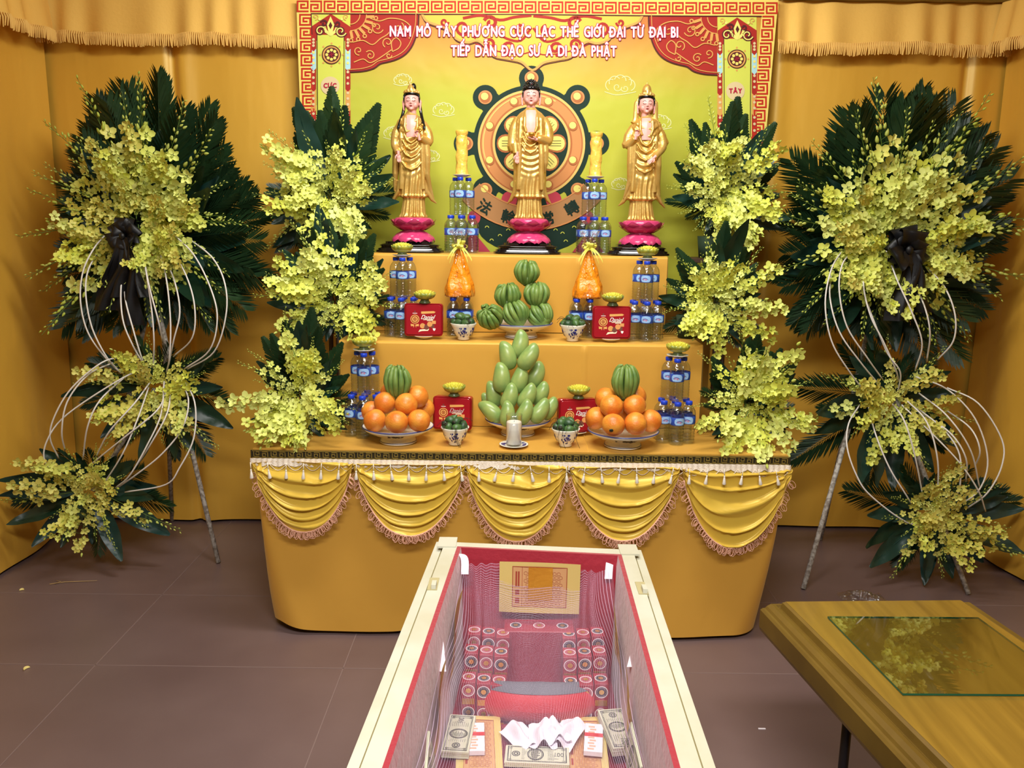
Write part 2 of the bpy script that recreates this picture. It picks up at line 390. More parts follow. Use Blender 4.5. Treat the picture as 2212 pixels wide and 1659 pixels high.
def curtain(name, p0, p1, seed, label, amp=.03, n=120, seams=()):
    p0, p1 = V(p0), V(p1); d = p1-p0; L = d.length; t = d.normalized(); nrm = V((-t.y, t.x, 0))
    def fn(u, v):
        s = u*L; z = .015+v*2.78; off = fold(s, z, seed, amp)
        for q in seams: off += .028*math.exp(-((s-q)/.022)**2)-.012*math.exp(-((s-q-.06)/.04)**2)
        return p0+t*s+nrm*off+V((0, 0, z))
    return MB().grid(fn, n, 50).build(name, 'curtain_satin', None, label=label, cat='curtain')
curtain('satin_curtain', (XL-.22, YB-.05, 0), (-.8, YB-.05, 0), 1.0, 'yellow satin curtain on the back wall left of the printed banner', .02, 120, (.84,))
curtain('satin_curtain', (1.05, YB-.05, 0), (XR+.2, YB-.05, 0), 4.7, 'yellow satin curtain on the back wall right of the printed banner', .02, 120, (.22, 1.2,))
curtain('satin_curtain', (XL-.14, .6, 0), (XL, YB-.075, 0), 8.3, 'yellow satin curtain covering the left side wall', .035, 160)
curtain('satin_curtain', (XR, YB-.075, 0), (XR+.06, .6, 0), 2.9, 'yellow satin curtain covering the right side wall beyond the glass-topped lid', .035, 160)
def valance(p0, p1, seed, label, rail=False):
    p0, p1 = V(p0), V(p1); d = p1-p0; L = d.length; t = d.normalized(); nrm = V((t.y, -t.x, 0)); zt, zb = 2.725, 2.525
    def off(s, v): return .012+.05*(1-v)*.5+.014*(1-.5*v)*(sin(s*38+seed+2*sin(s*7))+.6*sin(s*17+seed))
    def fn(u, v):
        s = u*L; return p0+t*s+nrm*off(s, v)+V((0, 0, zb+(zt-zb)*v+.006*sin(s*9+seed)*(1-v)))
    r = empty('gathered_valance', (0, 0, 0), label, 'valance')
    MB().grid(fn, int(L*110), 8).build('gathered_cloth', 'valance_cloth', r)
    fr = MB(); k = int(L/.0085)
    for i in range(k):
        s = (i+.5)/k*L; a = p0+t*s+nrm*(off(s, 0)+.004)+V((0, 0, zb+.006*sin(s*9+seed)+.012)); r2 = random.uniform(-.004, .004)
        fr.tube([a, a+nrm*.008+V((0, 0, -.02)), a+t*r2+nrm*.004+V((0, 0, -.055-random.random()*.008))], [.0035, .0048, .0028], 4, 0, cap=False)
    fr.build('fringe', 'valance_fringe', r)
    if rail:
        MB().box((p0+p1)/2+nrm*.03+V((0, 0, zt+.018)), (L, .04, .03)).build('rail', 'rail_gold', r)
valance((XL, YB-.09, 0), (-1.05, YB-.09, 0), .3, 'short orange gathered valance with fringe left of the banner')
valance((1.27, YB-.09, 0), (XR, YB-.09, 0), 2.2, 'orange gathered valance with fringe under a gold rail right of the banner', True)
valance((XL-.09, 1.2, 0), (XL+.05, YB-.13, 0), 5.1, 'orange gathered valance with fringe along the left side wall')
valance((XR-.05, YB-.13, 0), (XR+.01, 1.2, 0), 7.7, 'orange gathered valance with fringe along the right side wall')
# ------------------------------------------------------------------ printed banner (everything on it is flat print on a hanging sheet)
YBN = 4.27
def rip(x, z): return .0028*sin(x*5+z*3)+.002*sin(z*5-x*2)
def bp(px, py, layer=0):
    p = at(px, py, YBN); return V((p.x, YBN-rip(p.x, p.z)-.0016*layer, p.z))
class P2:
    """print shapes drawn in picture units of the banner, mapped onto the sheet"""
    def __init__(s): s.mb = MB()
    def face(s, pts, layer, mi=0): s.mb.add([bp(x, y, layer) for x, y in pts], [tuple(range(len(pts)))], mi, False)
    def fan(s, c, pts, layer, mi=0):
        n = len(pts); s.mb.add([bp(*c, layer)]+[bp(x, y, layer) for x, y in pts], [(0, i+1, (i+1) % n+1) for i in range(n)], mi, False)
    def ring(s, c, r0, r1, layer, mi=0, a0=0, a1=360, n=48):
        k = max(3, int(n*abs(a1-a0)/360))
        for i in range(k):
            a, b = R(a0+(a1-a0)*i/k), R(a0+(a1-a0)*(i+1)/k)
            if r0 <= 0: s.face([c, (c[0]+r1*cos(a), c[1]+r1*sin(a)), (c[0]+r1*cos(b), c[1]+r1*sin(b))], layer, mi)
            else: s.face([(c[0]+r0*cos(a), c[1]+r0*sin(a)), (c[0]+r1*cos(a), c[1]+r1*sin(a)), (c[0]+r1*cos(b), c[1]+r1*sin(b)), (c[0]+r0*cos(b), c[1]+r0*sin(b))], layer, mi)
    def stroke(s, pts, w, layer, mi=0, k=5):
        pts = [V((x, y, 0)) for x, y in pts]
        if k: pts = catmull(pts, k)
        n = len(pts); L, Rr = [], []
        for i, p in enumerate(pts):
            t = (pts[min(i+1, n-1)]-pts[max(i-1, 0)]); t = t.normalized() if t.length > 0 else V((1, 0, 0)); nn = V((-t.y, t.x, 0))
            ww = w[i] if hasattr(w, '__len__') else w
            L.append(p+nn*ww/2); Rr.append(p-nn*ww/2)
        for i in range(n-1): s.face([(L[i].x, L[i].y), (L[i+1].x, L[i+1].y), (Rr[i+1].x, Rr[i+1].y), (Rr[i].x, Rr[i].y)], layer, mi)
    def spiral(s, c, r, turns, w, layer, mi=0, a0=0, d=1, k=14):
        pts = []
        for i in range(int(k*turns)+1):
            f = i/(k*turns); a = R(a0)+d*2*pi*turns*f; rr = r*(1-.85*f); pts.append((c[0]+rr*cos(a), c[1]+rr*sin(a)))
        s.stroke(pts, w, layer, mi, 0)
    def text(s, txt, x0, x1, yb, cap, layer, mi, grow, dy=0, n=8):
        vs, fs, W = layout(txt, 1.0, gap=.15, space=.5); ch = .68; sx = (x1-x0)/W; sy = cap/ch
        offs = [(0, 0)]+[(grow*cos(2*pi*i/n), grow*sin(2*pi*i/n)) for i in range(n)] if grow else [(0, 0)]
        for k, (ox, oy) in enumerate(offs):
            s.mb.add([bp(x0+v.x*sx+ox, yb-v.y*sy+oy+dy*(v.x*sx)/(x1-x0), layer+.01*k) for v in vs], fs, mi, False)
    def build(s, name, mats, parent): return s.mb.build(name, mats, parent)
banner = empty('printed_banner', (0, 0, 0), 'large yellow printed banner with dharma wheel and Vietnamese prayer text behind the statues', 'banner')
b = MB()
TL, TR, BL, BR = (640, -4), (1681, 0), (664, 640), (1622, 640)
def bl(u, v):
    x = (TL[0]*(1-u)+TR[0]*u)*(1-v)+(BL[0]*(1-u)+BR[0]*u)*v; y = (TL[1]*(1-u)+TR[1]*u)*(1-v)+(BL[1]*(1-u)+BR[1]*u)*v; return (x, y)
b.grid(lambda u, v: bp(*bl(u, v)), 60, 40)
b.build('printed_sheet', 'banner_print', banner)
p = P2()
def unit(cx, cy, s, mx, my):
    q = s/7; rows = ["1111111", "0000001", "1111101", "1000101", "1011101", "1000001", "1111111"]
    for r, row in enumerate(rows):
        c = 0
        while c < 7:
            if row[c] == '1':
                e = c
                while e < 7 and row[e] == '1': e += 1
                x0, x1, y0, y1 = (c-3.5)*q*mx, (e-3.5)*q*mx, (r-3.5)*q*my, (r-2.5)*q*my
                p.face([(cx+x0, cy+y0), (cx+x1, cy+y0), (cx+x1, cy+y1), (cx+x0, cy+y1)], 2, 0); c = e
            else: c += 1
for i in range(36):
    u = (i+.5)/36; x, y = bl(u, 0); unit(x, y+18, 25.5, 1 if i % 2 else -1, 1 if i % 2 else -1)
for sd in (0, 1):
    for j in range(1, 20):
        v = (j*29+15)/640; x, y = bl(sd, v); unit(x+(18 if sd == 0 else -18), y+3, 25.5, 1 if sd else -1, 1 if j % 2 else -1)
for k in range(30):
    u0, u1 = k/30, (k+1)/30; p.face([bl(u0, 0), bl(u1, 0), (644+1032*u1, 31+3*u1), (644+1032*u0, 31+3*u0)], 1, 1)
for k in range(16):
    v0, v1 = .048+k*.0595, .048+(k+1)*.0595
    for sd in (0, 1):
        a0, a1 = bl(sd, v0), bl(sd, v1); d = 33 if sd == 0 else -33
        p.face([a0, (a0[0]+d, a0[1]), (a1[0]+d, a1[1]), a1], 1, 1)
p.stroke([(672, 30), (1160, 32), (1645, 36)], 2, 3, 2, 2); p.stroke([(673, 30), (690, 560)], 2, 3, 2, 0)
p.build('fret_border', ['fret_red', 'fret_ground', 'motif_dark'], banner)
# corner scallops and central ornament
p = P2()
SCAL = [(757, 30), (905, 30), (903, 62), (893, 95), (878, 116), (858, 128), (838, 134), (822, 138), (808, 148), (785, 154), (757, 156)]
for sgn in (1, -1):
    def m(x, y): return (x, y) if sgn == 1 else (2306-x, y+6)
    pts = [m(*q) for q in SCAL]; p.fan(m(800, 70), pts, 1, 0)
    rim = [m(*q) for q in SCAL[1:]]
    p.stroke(rim, 3, 4, 3, 3)
    p.stroke([(q[0]-6*sgn, q[1]-5) for q in rim], 1.6, 4, 1, 3)
    c = m(757, 32)
    for r_ in (20, 34): p.ring(c, r_, r_+2, 4, 1, 0 if sgn == 1 else 90, 90 if sgn == 1 else 180, 60)
    for a in range(8, 90, 16):
        a_ = a if sgn == 1 else 180-a
        p.stroke([(c[0]+36*cos(R(a_)), c[1]+36*sin(R(a_))), (c[0]+52*cos(R(a_-3)), c[1]+52*sin(R(a_-3)))], 6, 4, 1, 2); p.ring((c[0]+56*cos(R(a_)), c[1]+56*sin(R(a_))), 2.5, 5, 4, 1, n=10)
    for (x, y, r_, tn, a0) in ((815, 60, 14, 1.3, 20), (838, 92, 12, 1.2, 120), (800, 120, 11, 1.3, 220), (862, 60, 12, 1.1, 300), (775, 110, 10, 1.2, 80), (840, 120, 7, 1, 0)):
        p.spiral(m(x, y), r_, tn, 2.2, 4, 1, a0 if sgn == 1 else 180-a0, sgn)
    for ln in (([(762, 92), (785, 88), (805, 97), (822, 84), (838, 74), (848, 58)]), ([(765, 135), (785, 128), (800, 136), (820, 126), (846, 108)]), ([(800, 40), (820, 46), (842, 40), (870, 44), (888, 60), (884, 84)]), ([(848, 112), (862, 104), (866, 92), (856, 82), (846, 92), (848, 112)])):
        p.stroke([m(*q) for q in ln], 2.2, 4, 1, 4)
CEN = [(912, 31), (922, 46), (948, 56), (972, 66), (986, 84), (1010, 92), (1030, 88), (1046, 98), (1066, 120), (1096, 127), (1126, 134), (1150, 152)]
full = CEN+[(2300-x, y+2) for x, y in CEN[::-1][1:]]
n = len(full)
for i in range(n-1):
    a, c = full[i], full[i+1]; p.face([a, c, (c[0], 33), (a[0], 33)], 1, 2)
p.stroke(full, 5, 3, 1, 4); p.stroke([(x, y+5) for x, y in full], 1.8, 2, 3, 4)
for sgn in (1, -1):
    def m(x, y): return (x, y) if sgn == 1 else (2300-x, y+1)
    for (x, y, r_, tn, a0, w_) in ((1000, 60, 18, 1.2, 30, 5), (1060, 50, 15, 1.2, 200, 6), (1100, 104, 16, 1.4, 90, 5), (1058, 96, 13, 1.3, 160, 5), (960, 48, 9, 1.2, 0, 4), (1120, 66, 12, 1.2, 270, 5), (1030, 74, 9, 1, 100, 4)):
        p.spiral(m(x, y), r_, tn, w_*1.25, 2, 0, a0 if sgn == 1 else 180-a0, sgn)
    p.stroke([m(*q) for q in ((1000, 40), (1040, 34), (1080, 44), (1110, 38), (1148, 34))], 6, 2, 0, 4)
    p.stroke([m(*q) for q in ((1075, 70), (1095, 84), (1125, 88), (1148, 60))], 5, 2, 0, 4)
    p.stroke([m(*q) for q in ((1020, 90), (1050, 104), (1080, 112), (1120, 118), (1148, 112))], 2.5, 2, 0, 4)
p.build('corner_ornament', ['motif_red', 'motif_gold', 'motif_yellow', 'motif_dark'], banner)
# faint cloud outlines
for (x, y, s_) in ((958, 240, 24), (1340, 188, 34), (870, 175, 20), (1425, 268, 26), (850, 290, 22), (930, 340, 20), (1340, 400, 20)):
    p = P2()
    for k in range(5):
        a = R(-180+36*k+18); p.ring((x+s_*.6*cos(a), y+s_*.4*sin(a)), s_*.34, s_*.34+1.6, 1, 0, -180+36*k-60, -180+36*k+110, 24)
    p.spiral((x-s_*.2, y), s_*.3, 1.2, 1.4, 1, 0); p.spiral((x+s_*.3, y+3), s_*.26, 1.2, 1.4, 1, 0, 180, -1)
    p.stroke([(x-s_, y+s_*.3), (x-s_*.3, y+s_*.5), (x+s_*.4, y+s_*.42), (x+s_, y+s_*.3)], 1.5, 1, 0, 4)
    p.build('printed_cloud', 'cloud_white', banner)
# great wheel
p = P2(); c = (1148, 310)
for k in range(8):
    a = R(-90+45*k); q = (c[0]+141*cos(a), c[1]+141*sin(a))
    p.ring(q, 0, 27, 1, 0, n=28); p.face([(q[0]-24*cos(a+1.57)-30*cos(a), q[1]-24*sin(a+1.57)-30*sin(a)), (q[0]-24*cos(a+1.57), q[1]-24*sin(a+1.57)), (q[0]+24*cos(a+1.57), q[1]+24*sin(a+1.57)), (q[0]+24*cos(a+1.57)-30*cos(a), q[1]+24*sin(a+1.57)-30*sin(a))], 1, 0)
    p.ring(q, 0, 15, 3, 3, n=24); p.ring(q, 0, 11.5, 4, 2, n=20); p.ring((q[0]-1.5, q[1]-2), 0, 8, 5, 4, n=16)
p.ring(c, 96, 126, 1, 0, n=72); p.ring(c, 111, 116, 3, 1, n=72); p.ring(c, 108, 111, 3, 2, n=72); p.ring(c, 88, 108, 3, 3, n=72); p.ring(c, 84, 88, 4, 2, n=72); p.ring(c, 79, 84, 4, 1, n=72)
p.ring(c, 0, 80, 2, 0, n=60)
p.ring(c, 103, 106, 4, 1, 150, 300, 72)
for k in range(8):
    a = R(-67.5+45*k); q = (c[0]+97*cos(a), c[1]+97*sin(a)); p.ring(q, 0, 10, 5, 2, n=20); p.ring((q[0]-1, q[1]-1.5), 0, 7.5, 6, 4, n=16)
    a = R(-90+45*k); ux, uy = cos(a), sin(a); vx, vy = -uy, ux
    for (w_, ln, l_, mi, y_) in ((19, 54, 3, 2, 0), (15, 48, 4, 4, 0)):
        pts = []
        for i in range(20):
            t = 2*pi*i/20; rr = 48+ln/2*cos(t); ww = w_*sin(t)*(1+.35*cos(t)); pts.append((c[0]+ux*rr+vx*ww, c[1]+uy*rr+vy*ww))
        p.fan((c[0]+ux*48, c[1]+uy*48), pts, l_, mi)
    for o in (-5, 0, 5): p.stroke([(c[0]+ux*34+vx*o, c[1]+uy*34+vy*o), (c[0]+ux*64+vx*o*1.1, c[1]+uy*64+vy*o*1.1)], .8, 5, 0, 0)
p.ring(c, 0, 20, 6, 3, n=24)
# lotus ground and scroll under the wheel
pts = [(1148+118*cos(R(a)), 486+62*sin(R(a))) for a in range(0, 360, 12)]; p.fan((1148, 486), pts, 1, 0)
for (x, y, r_) in ((1100, 432, 17), (1196, 432, 17), (1024, 470, 14), (1268, 470, 14)):
    p.fan((x, y), [(x+r_*cos(R(a)), y+r_*1.1*sin(R(a))) for a in range(0, 360, 20)], 2, 6)
for x0, x1 in ((985, 1060), (1236, 1305)): p.face([(x0, 545), ((x0+x1)/2, 500), (x1, 545)], 2, 6)
for (x, y) in ((1052, 492), (1080, 510), (1062, 520), (1215, 505), (1240, 492), (1222, 522), (1098, 498), (1200, 498)): p.ring((x, y), 3, 4.5, 3, 7, 180, 360, 20)
p.ring((1148, 296), 150, 202, 4, 5, 42, 138, 72); p.ring((1148, 296), 150, 153, 5, 3, 42, 138, 72); p.ring((1148, 296), 199, 202, 5, 3, 42, 138, 72)
p.build('dharma_wheel', ['wheel_dark', 'wheel_beige', 'wheel_brown', 'wheel_tan', 'wheel_light', 'wheel_ribbon', 'wheel_pink', 'panel_green'], banner)
for ch, x, y, rot in (('法', 1046, 447, 32), ('輪', 1099, 469, 14), ('常', 1184, 471, -12), ('轉', 1237, 449, -30)):
    p = P2(); vs, fs = glyphs(ch, 1.0); mx_ = sum(v.x for v in vs)/len(vs); my_ = sum(v.y for v in vs)/len(vs); a = R(rot); s_ = 31
    for k in range(5):
        ox, oy = ((0, 0), (.8, 0), (-.8, 0), (0, .8), (0, -.8))[k]
        p.mb.add([bp(x+((v.x-mx_)*cos(a)+(v.y-my_)*sin(a))*s_+ox, y+((v.x-mx_)*sin(a)-(v.y-my_)*cos(a))*s_+oy, 6+.01*k) for v in vs], fs, 0, False)
    p.build('printed_character', 'wheel_dark', banner)
# side panels
for nm, cx, y0, wx, wy, tx, ty, txt in (('side_panel', 715, 28, 717, 119, 714, 186, 'CỰC'), ('side_panel', 1592, 36, 1591, 128, 1588, 197, 'TÂY')):
    p = P2()
    p.face([(cx-42, y0), (cx+42, y0), (cx+40, y0+260), (cx-38, y0+260)], 1, 1); p.face([(cx-38, y0+260), (cx+40, y0+260), (cx+36, y0+530), (cx-30, y0+530)], 1, 1)
    p.face([(cx-42, y0+30), (cx, y0+2), (cx+42, y0+30), (cx+42, y0+60), (cx-42, y0+60)], 2, 0)
    for sx in (-1, 1):
        X = cx+sx*37
        for (ya, yb, mi) in ((50, 78, 0), (78, 120, 2), (120, 165, 0), (165, 210, 5), (210, 260, 0)):
            p.face([(X-5.5, y0+ya), (X, y0+ya+6), (X+5.5, y0+ya), (X+5.5, y0+yb), (X, y0+yb+6), (X-5.5, y0+yb)], 2, mi)
            for k in range(3): p.ring((X, y0+ya+8+k*(yb-ya-8)/3), 0, 3, 3, 6 if mi != 2 else 4, n=10)
        p.spiral((cx+sx*33, y0+9), 7, 1.2, 2, 3, 5, 90, sx)
    p.face([(cx-29, y0+48), (cx+29, y0+48), (cx+28, y0+260), (cx-27, y0+260)], 3, 1)
    for q in (-29, 29): p.stroke([(cx+q, y0+48), (cx+q*.95, y0+260)], 1.5, 4, 3, 0)
    for sx in (-1, 1):    # cloud-shaped crest
        p.spiral((cx+sx*22, y0+40), 12, 1.3, 6.5, 4, 3, 20, sx); p.spiral((cx+sx*22, y0+40), 12, 1.2, 2.5, 5, 4, 20, sx)
        p.spiral((cx+sx*14, y0+24), 8, 1.2, 4, 4, 3, 200, -sx); p.stroke([(cx, y0+48), (cx+sx*10, y0+40), (cx+sx*14, y0+30)], 6, 4, 4, 3)
        p.ring((cx+sx*24, y0+14), 0, 3, 4, 4, n=10)
    p.fan((cx, y0+32), [(cx, y0+8), (cx+8, y0+26), (cx+5, y0+40), (cx, y0+52), (cx-5, y0+40), (cx-8, y0+26)], 5, 4); p.fan((cx, y0+28), [(cx, y0+20), (cx+4, y0+28), (cx, y0+36), (cx-4, y0+28)], 6, 3)
    c = (wx, wy); p.ring(c, 15.5, 20, 4, 5, n=32); p.ring(c, 18.5, 20.5, 5, 3, n=32); p.ring(c, 0, 15.5, 4, 3, n=28)
    for k in range(8):
        a = R(45*k); p.ring((c[0]+24.5*cos(a), c[1]+24.5*sin(a)), 0, 2.2, 4, 5, n=8); p.ring((c[0]+10*cos(a), c[1]+10*sin(a)), 0, 3.4, 5, 8, n=8)
    for sx in (-1, 1):
        p.stroke([(c[0], c[1]), (c[0]+sx*4, c[1])], 1.4, 6, 7, 0); p.stroke([(c[0]+sx*4, c[1]), (c[0]+sx*4, c[1]-sx*4)][::1], 1.4, 6, 7, 0)
        p.stroke([(c[0], c[1]), (c[0], c[1]+sx*4)], 1.4, 6, 7, 0); p.stroke([(c[0], c[1]+sx*4), (c[0]+sx*4, c[1]+sx*4)], 1.4, 6, 7, 0)
    p.ring((tx, ty), 0, 20, 4, 6, n=28)
    w_ = 13.5; p.text(txt, tx-w_, tx+w_, ty+4.5, 9.5, 5, 7, .7)
    p.build(nm, ['motif_red', 'panel_green', 'panel_blue', 'motif_dark', 'wheel_light', 'motif_gold', 'disc_beige', 'text_red', 'fret_ground'], banner)
p = P2()
for a in (('NAM MÔ TÂY PHƯƠNG CỰC LẠC THẾ GIỚI ĐẠI TỪ ĐẠI BI', 843, 1464, 79, 22, 2), ('TIẾP DẪN ĐẠO SƯ A DI ĐÀ PHẬT', 975, 1331, 121, 22, 1)):
    p.text(*a[:5], 4.6, 1, 2.1, a[5], 10); p.text(*a[:5], 5.2, 0, .75, a[5], 8)
p.build('prayer_lettering', ['text_white', 'text_red'], banner)
# ------------------------------------------------------------------ altar
TX, TW, TY, TB, TZ = .037, 1.037, 3.10, 4.12, .78
S2 = (.037, .775, 3.50, 4.13, 1.150); S1 = (.030, .672, 3.82, 4.14, 1.508)
def step(name, S, zb, label, seed):
    cx, hw, yf, yb, zt = S; r = .012; prof = [(yf, zb), (yf, zb+.02)]+[(yf, zb+.02+(zt-r-zb-.02)*k/10) for k in range(1, 11)]
    prof += [(yf+r-r*cos(R(a)), zt-r+r*sin(R(a))) for a in (22, 45, 68, 90)]+[(yf+r+(yb-yf-r)*k/8, zt) for k in range(1, 9)]
    n = len(prof)-1; m = MB()
    def fn(u, v):
        y, z = prof[int(round(v*n))]; x = cx-hw+2*hw*u
        wv = .0045*noise.noise(V((x*3, z*3.2, seed)))+.003*sin(x*7+z*9+seed)
        g = .006*math.exp(-((x-(cx+.27))/.006)**2) if z < zt-.01 else 0
        return V((x, y-(wv+.004 if z < zt-.005 else 0)-g, z+(.0015*noise.noise(V((x*5, y*6, seed+4))) if y > yf+.03 else 0)))
    m.grid(fn, 160, n)
    for sx in (-1, 1):
        m.grid(lambda u, v: V((cx+sx*(hw+.002+.003*sin(u*9+v*3)), yf+(yb-yf)*u, zb+(zt-zb)*v-(0 if v < 1 else .001))), 16, 8)
    return m.build(name, 'altar_cloth', None, label=label, cat='altar step')
altar = empty('altar_table', (0, 0, 0), 'long altar table covered in orange cloth with five yellow swags', 'altar table')
m = MB()
m.grid(lambda u, v: V((TX-TW+2*TW*u, TY+(TB-TY)*v, TZ+.0012*noise.noise(V((u*9, v*5, 1))))), 60, 12)
m.grid(lambda u, v: V((TX-TW+2*TW*u, TY-.001, TZ-.03*v)), 20, 1)
for x in (.30,): m.tube([(x, TY, TZ+.001), (x+.005, TY+.2, TZ+.002), (x, TY+.38, TZ+.001)], .002, 5)
m.build('table_cover', 'altar_cloth', altar)
def skirt(u, v):
    z = .018+(TZ-.03-.018)*v; q = 1-v; rr = .012+.13*q*q
    a = TB-TY; L = a*2+TW*2; s = u*L
    if s < a: x, y, nx, ny = TX-TW, TB-s, -1, 0
    elif s < a+2*TW: x, y, nx, ny = TX-TW+(s-a), TY, 0, -1
    else: x, y, nx, ny = TX+TW, TY+(s-a-2*TW), 1, 0
    if y-TY < rr or (abs(x-TX) > TW-rr):
        sx = -1 if x < TX else 1; ex = max(0, abs(x-TX)-(TW-rr)); ey = max(0, rr-(y-TY)) if ny == 0 else rr
        if ex > 0 and ey > 0:
            l_ = math.hypot(ex, ey); k = rr/l_; x = TX+sx*(TW-rr+ex*k); y = TY+rr-ey*k; nx, ny = sx*ex/l_, -ey/l_
    f = .016*q*sin(s*7.5+.6*sin(s*3)+2*v)+.012*q*noise.noise(V((s*2.5, z*1.5, 3)))+.006*q*math.exp(-((s-a-.62)/.03)**2)-.012*q*sin((s-a)*9+z*5)*math.exp(-((s-a-.35)/.4)**2)
    k_ = min(1, max(0, (abs(x-TX)-.45)/.5)); k_ = k_*k_*(3-2*k_)
    x += (.035 if x < TX else -.03)*q*k_
    lift = .03*q*math.exp(-((s-a)/.12)**2)+.012*q*math.exp(-((s-a-.62)/.05)**2)
    return V((x+nx*f, y+ny*f, z+lift))
MB().grid(skirt, 260, 40).build('skirt', 'altar_cloth', altar)
# braid, lace, tassels
m = MB(); zb0, zb1 = TZ-.034, TZ-.004; yy = TY-.012
m.box((TX, yy+.004, (zb0+zb1)/2), (2*TW+.012, .006, zb1-zb0), 0)
def fr(x, z, w_, h_): m.box((x, yy-.0005, z), (w_, .003, h_), 1)
nk = 62
for i in range(nk):
    x = TX-TW+(i+.5)*2*TW/nk; s = .0225; q = .0026; z = (zb0+zb1)/2; f = 1 if i % 2 else -1
    fr(x, z+f*s*.42, s, q); fr(x+f*s*.45, z, q, s*.9); fr(x-f*.2*s, z-f*s*.42, s*.6, q); fr(x-f*.45*s, z-f*s*.12, q, s*.6); fr(x-f*.14*s, z+f*.12*s, s*.5, q); fr(x+f*.08*s, z-f*.06*s, q, s*.3)
fr(TX, zb1-.0015, 2*TW, .0022); fr(TX, zb0+.0015, 2*TW, .0022)
m.build('key_pattern_braid', ['braid_dark', 'braid_gold'], altar)
m = MB(); zl = TZ-.034
def lace(u, v):
    x = TX-TW-.008+(2*TW+.016)*u; sc = .012*abs(sin(pi*(x-TX+TW)/.066)); return V((x, TY-.016-.004*v-.002*sin(x*300), zl-(.020+sc)*v))
m.grid(lace, 620, 5)
for i in range(31):
    x0 = TX-TW+i*.067; m.tube([(x0+.067*t, TY-.022, zl-.02-.026*sin(pi*t)) for t in [k/8 for k in range(9)]], .0014, 4)
m.build('lace_band', 'lace_white', altar)
tm = MB(); tm.tube([(0, 0, .03), (0, -.001, 0)], .0016, 5); tm.ell((0, -.001, -.001), (.0036, .0036, .004), 8, 5)
tm.lathe([(.0028, -.003), (.0045, -.012), (.0075, -.030), (.006, -.033)], 12, (0, -.001, 0), wob=lambda th, j: 1+.12*sin(6*th))
tme = tm.mesh('tassel', 'tassel_white')
for i in range(31):
    x = TX-TW+.004+i*.0672
    link('tassel', tme, altar, mw=Matrix.Translation((x, TY-.046-.004*random.random(), zl-.038)) @ Matrix.Rotation(random.uniform(-.25, .25), 4, 'Y'))
# swags
for i, (xa, xb, xm, yb_) in enumerate(((546, 762, 640, 1148), (764, 1006, 872, 1155), (1006, 1228, 1112, 1168), (1230, 1470, 1345, 1166), (1474, 1712, 1592, 1186))):
    A = at(xa, 1000, TY-.03).x; B = at(xb, 1000, TY-.03).x; W = B-A; z0 = TZ-.045; D = z0-at(xm, yb_, TY-.05).z; ph = random.uniform(0, 3)
    um = (at(xm, 1100, TY).x-A)/W
    def sw(u, v, A=A, W=W, D=D, ph=ph, z0=z0, um=um):
        c = 2*u-1; sh = max(0, 1-abs(c)**2.1)**.72
        g = math.exp(-((1-abs(c))/.16)**2)
        fo = 1.25*(1-abs(sin(pi*(v*5.2+ph*.3+.35*sin(v*5+ph))+.55*sin(2.2*c+ph)+.5*noise.noise(V((c*1.5, v*3, ph))))))**1.7
        y = -.012-.05*sh*v*(1.1-.5*v)-.019*fo*(.3+.7*sh)*(1-.2*v)-.012*g*(1+sin(u*90+ph)+.4*sin(v*16+u*60))
        zz = D*(v+.018*sin(2*pi*(v*5.5+ph*.3)+.5*c))*sh*(1+.05*g*sin(u*70))+.004*(1-v)
        return V((A+W*(u+.10*(um-.5)*sin(pi*u)), TY+y, z0-zz))
    s = MB().grid(sw, 70, 56).build('swag', 'swag_satin', altar)
    fm = MB(); nlo = 34
    for k in range(nlo):
        u = .02+.96*k/(nlo-1)
        for j in range(3):
            uu = min(.99, max(.01, u+random.uniform(-.012, .012))); p0 = sw(uu, 1); r_ = random.uniform(.010, .018); t = 2*uu-1; dn = V((t*.75, -.1, -1)).normalized(); sd = V((-dn.z, 0, dn.x))
            pts = [p0+V((0, -.004*j, 0))+dn*(r_*(1-cos(a)))+sd*(r_*.55*sin(a)) for a in [2*pi*q/9 for q in range(10)]]
            fm.tube(pts, .0011, 4, 0, cap=False)
    fm.tube([sw(k/60, 1)+V((0, -.003, 0)) for k in range(1, 60)], .003, 5)
    fm.build('loop_fringe', 'fringe_pink', s)
step('altar_step', S2, TZ+.003, 'orange cloth-covered altar step carrying the citron dish and cookie tins', 1.3)
step('altar_step', S1, S2[4]+.003, 'topmost orange cloth-covered altar step under the three statues', 6.1)
